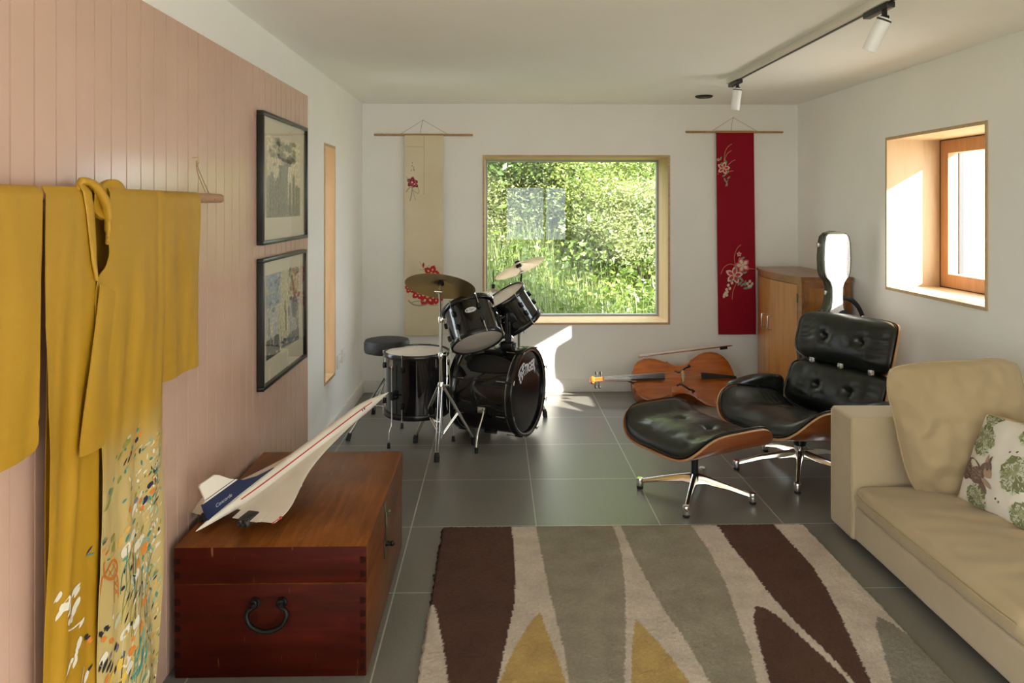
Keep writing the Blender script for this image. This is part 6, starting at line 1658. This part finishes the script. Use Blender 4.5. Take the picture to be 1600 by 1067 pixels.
SH = [
 ('shrub', 'lime green leafy bush growing just right of centre outside the picture window', (1.25, 9.9), 2.3, .95, 'leaf_a', 30600, 0.042, 1),
 ('shrub', 'pale leaved bush low at the right side of the picture window view', (1.75, 8.9), 1.15, .72, 'leaf_d', 17680, 0.038, 2),
 ('shrub', 'mid green bush behind the lime bush at the right of the window view', (2.1, 10.8), 3.2, 1.2, 'leaf_b', 30600, 0.050, 3),
 ('shrub', 'bright bushy growth in the middle of the window view behind the grass', (.45, 10.4), 1.45, .9, 'leaf_b', 27200, 0.046, 4),
 ('shrub', 'pale green bush at the left of the window view behind the tall grass', (-.75, 9.9), 1.15, .9, 'leaf_d', 23800, 0.042, 5),
 ('tree', 'deep green tree with boughs hanging into the top left of the window view', (-.75, 9.0), 2.7, 1.15, 'leaf_c', 16000, .075, 6),
]
for (nm, lab, (x, y), h, r, m, n, sz, sd) in SH:
    shrub(nm, lab, 'bush' if nm == 'shrub' else 'tree', (x, y, gz(x, y) - .05), h, r, M[m], n, sz, sd, 'bushes outside the window' if nm == 'shrub' else None, lo=.12 if nm == 'shrub' else .42)
# tall grass
rs = np.random.RandomState(4)
n = 24000
px = rs.uniform(-3.2, 4.2, n); py = 7.55 + rs.beta(1.0, 1.7, n) * 5.0
keep = rs.uniform(0, 1, n) < np.clip(1.15 - .75 * np.maximum(0, px - .35), .22, 1)
px, py = px[keep], py[keep]; n = len(px)
pz = np.array([gz(a, c) for a, c in zip(px, py)])
h = rs.uniform(.25, 1.15, n) * np.where(px < .7, 1.05, .7); w = rs.uniform(.0022, .0062, n); th = rs.uniform(0, 2 * PI, n); ln = rs.uniform(.05, .45, n) * h
dx, dy = np.cos(th), np.sin(th)
ks = 5; rows = []
for k in range(ks):
    t_ = k / (ks - 1); ww = w * (1 - t_ * .95)
    cx, cy, cz = px + dx * ln * t_ ** 2, py + dy * ln * t_ ** 2, pz - .05 + h * (t_ - .18 * t_ ** 3)
    rows.append(np.stack([cx - dy * ww, cy + dx * ww, cz], -1)); rows.append(np.stack([cx + dy * ww, cy - dx * ww, cz], -1))
V = np.stack(rows, 1).reshape(-1, 3); base = np.arange(n)[:, None] * (2 * ks)
Fc = np.concatenate([base + [[2 * k, 2 * k + 1, 2 * k + 3, 2 * k + 2]] for k in range(ks - 1)], 0)
GV, GF = V, Fc
# seed heads / flowering stems rising from the grass
n = 900
px = rs.uniform(-1.6, 2.4, n); py = rs.uniform(9.0, 11.5, n); pz = np.array([gz(a, c) for a, c in zip(px, py)])
P = []
for a, c, z in zip(px, py, pz):
    hh_ = rs.uniform(.7, 1.25)
    for k in range(9): P.append((a + rs.normal(0, .02), c + rs.normal(0, .02), z + hh_ - k * .03))
V, Fc = leaves(rs, np.array(P), .034, -.3)
n = 16000   # broad weeds between the blades
px = rs.uniform(-2.8, 3.2, n); py = 7.7 + rs.beta(1.0, 1.6, n) * 4.0; pz = np.array([gz(a, c) for a, c in zip(px, py)])
clump = np.array([noise.noise((a * 1.6, c * 1.6, 9)) for a, c in zip(px, py)])
hz_ = np.abs(rs.normal(0, .30, n)) * (1 + clump)
V2, F2 = leaves(rs, np.stack([px, py, pz + .03 + hz_], -1), .075, -.05)
GT = np.concatenate([GF[:, [0, 1, 2]], GF[:, [0, 2, 3]]], 0)
go = mesh_obj('tall_grass', np.vstack([GV, V, V2]), np.vstack([GT, Fc + len(GV), F2 + len(GV) + len(V)]), [M['grass_blade'], M['leaf_d'], M['leaf_b']], [0] * len(GT) + [1] * len(Fc) + [2] * len(F2))
tag(go, 'tall meadow grass with pale seed heads on the slope outside the picture window', 'grass'); go['kind'] = 'stuff'

# ------------------------------------------------------------------ light: sun and open sky
sun = bpy.data.lights.new('sun', 'SUN'); sun.energy = SUN_E; sun.angle = R(.53); sun.color = (1, .94, .83)
suno = bpy.data.objects.new('sun', sun); COL.objects.link(suno)
d = Vector((-1, .76, -.58)); suno.rotation_euler = d.to_track_quat('-Z', 'Y').to_euler(); suno.location = (8, -4, 6)
w = bpy.data.worlds.new('sky'); sc.world = w; w.use_nodes = True
bg = w.node_tree.nodes['Background']; bg.inputs[0].default_value = (.88, .96, 1.05, 1); bg.inputs[1].default_value = SKY_E
def portal(loc, rot, sx, sy):
    l = bpy.data.lights.new('daylight_portal', 'AREA'); l.shape = 'RECTANGLE'; l.size = sx; l.size_y = sy; l.cycles.is_portal = True
    o = bpy.data.objects.new('daylight_portal', l); COL.objects.link(o); o.location = loc; o.rotation_euler = rot
portal(((W1[0] + W1[1]) / 2, YB + .41, (W1[2] + W1[3]) / 2), (R(-90), 0, 0), W1[1] - W1[0], W1[3] - W1[2])
portal(((W4[0] + W4[1]) / 2, YF - .41, (W4[2] + W4[3]) / 2), (R(90), 0, 0), W4[1] - W4[0], W4[3] - W4[2])
portal((XR + .41, (W2[0] + W2[1]) / 2, (W2[2] + W2[3]) / 2), (R(90), 0, R(90)), W2[1] - W2[0], W2[3] - W2[2])
portal((XR + .41, (W5[0] + W5[1]) / 2, (W5[2] + W5[3]) / 2), (R(90), 0, R(90)), W5[1] - W5[0], W5[3] - W5[2])
portal((XL - .41, (W6[0] + W6[1]) / 2, (W6[2] + W6[3]) / 2), (R(90), 0, R(-90)), W6[1] - W6[0], W6[3] - W6[2])
sc.view_settings.exposure = EXPO
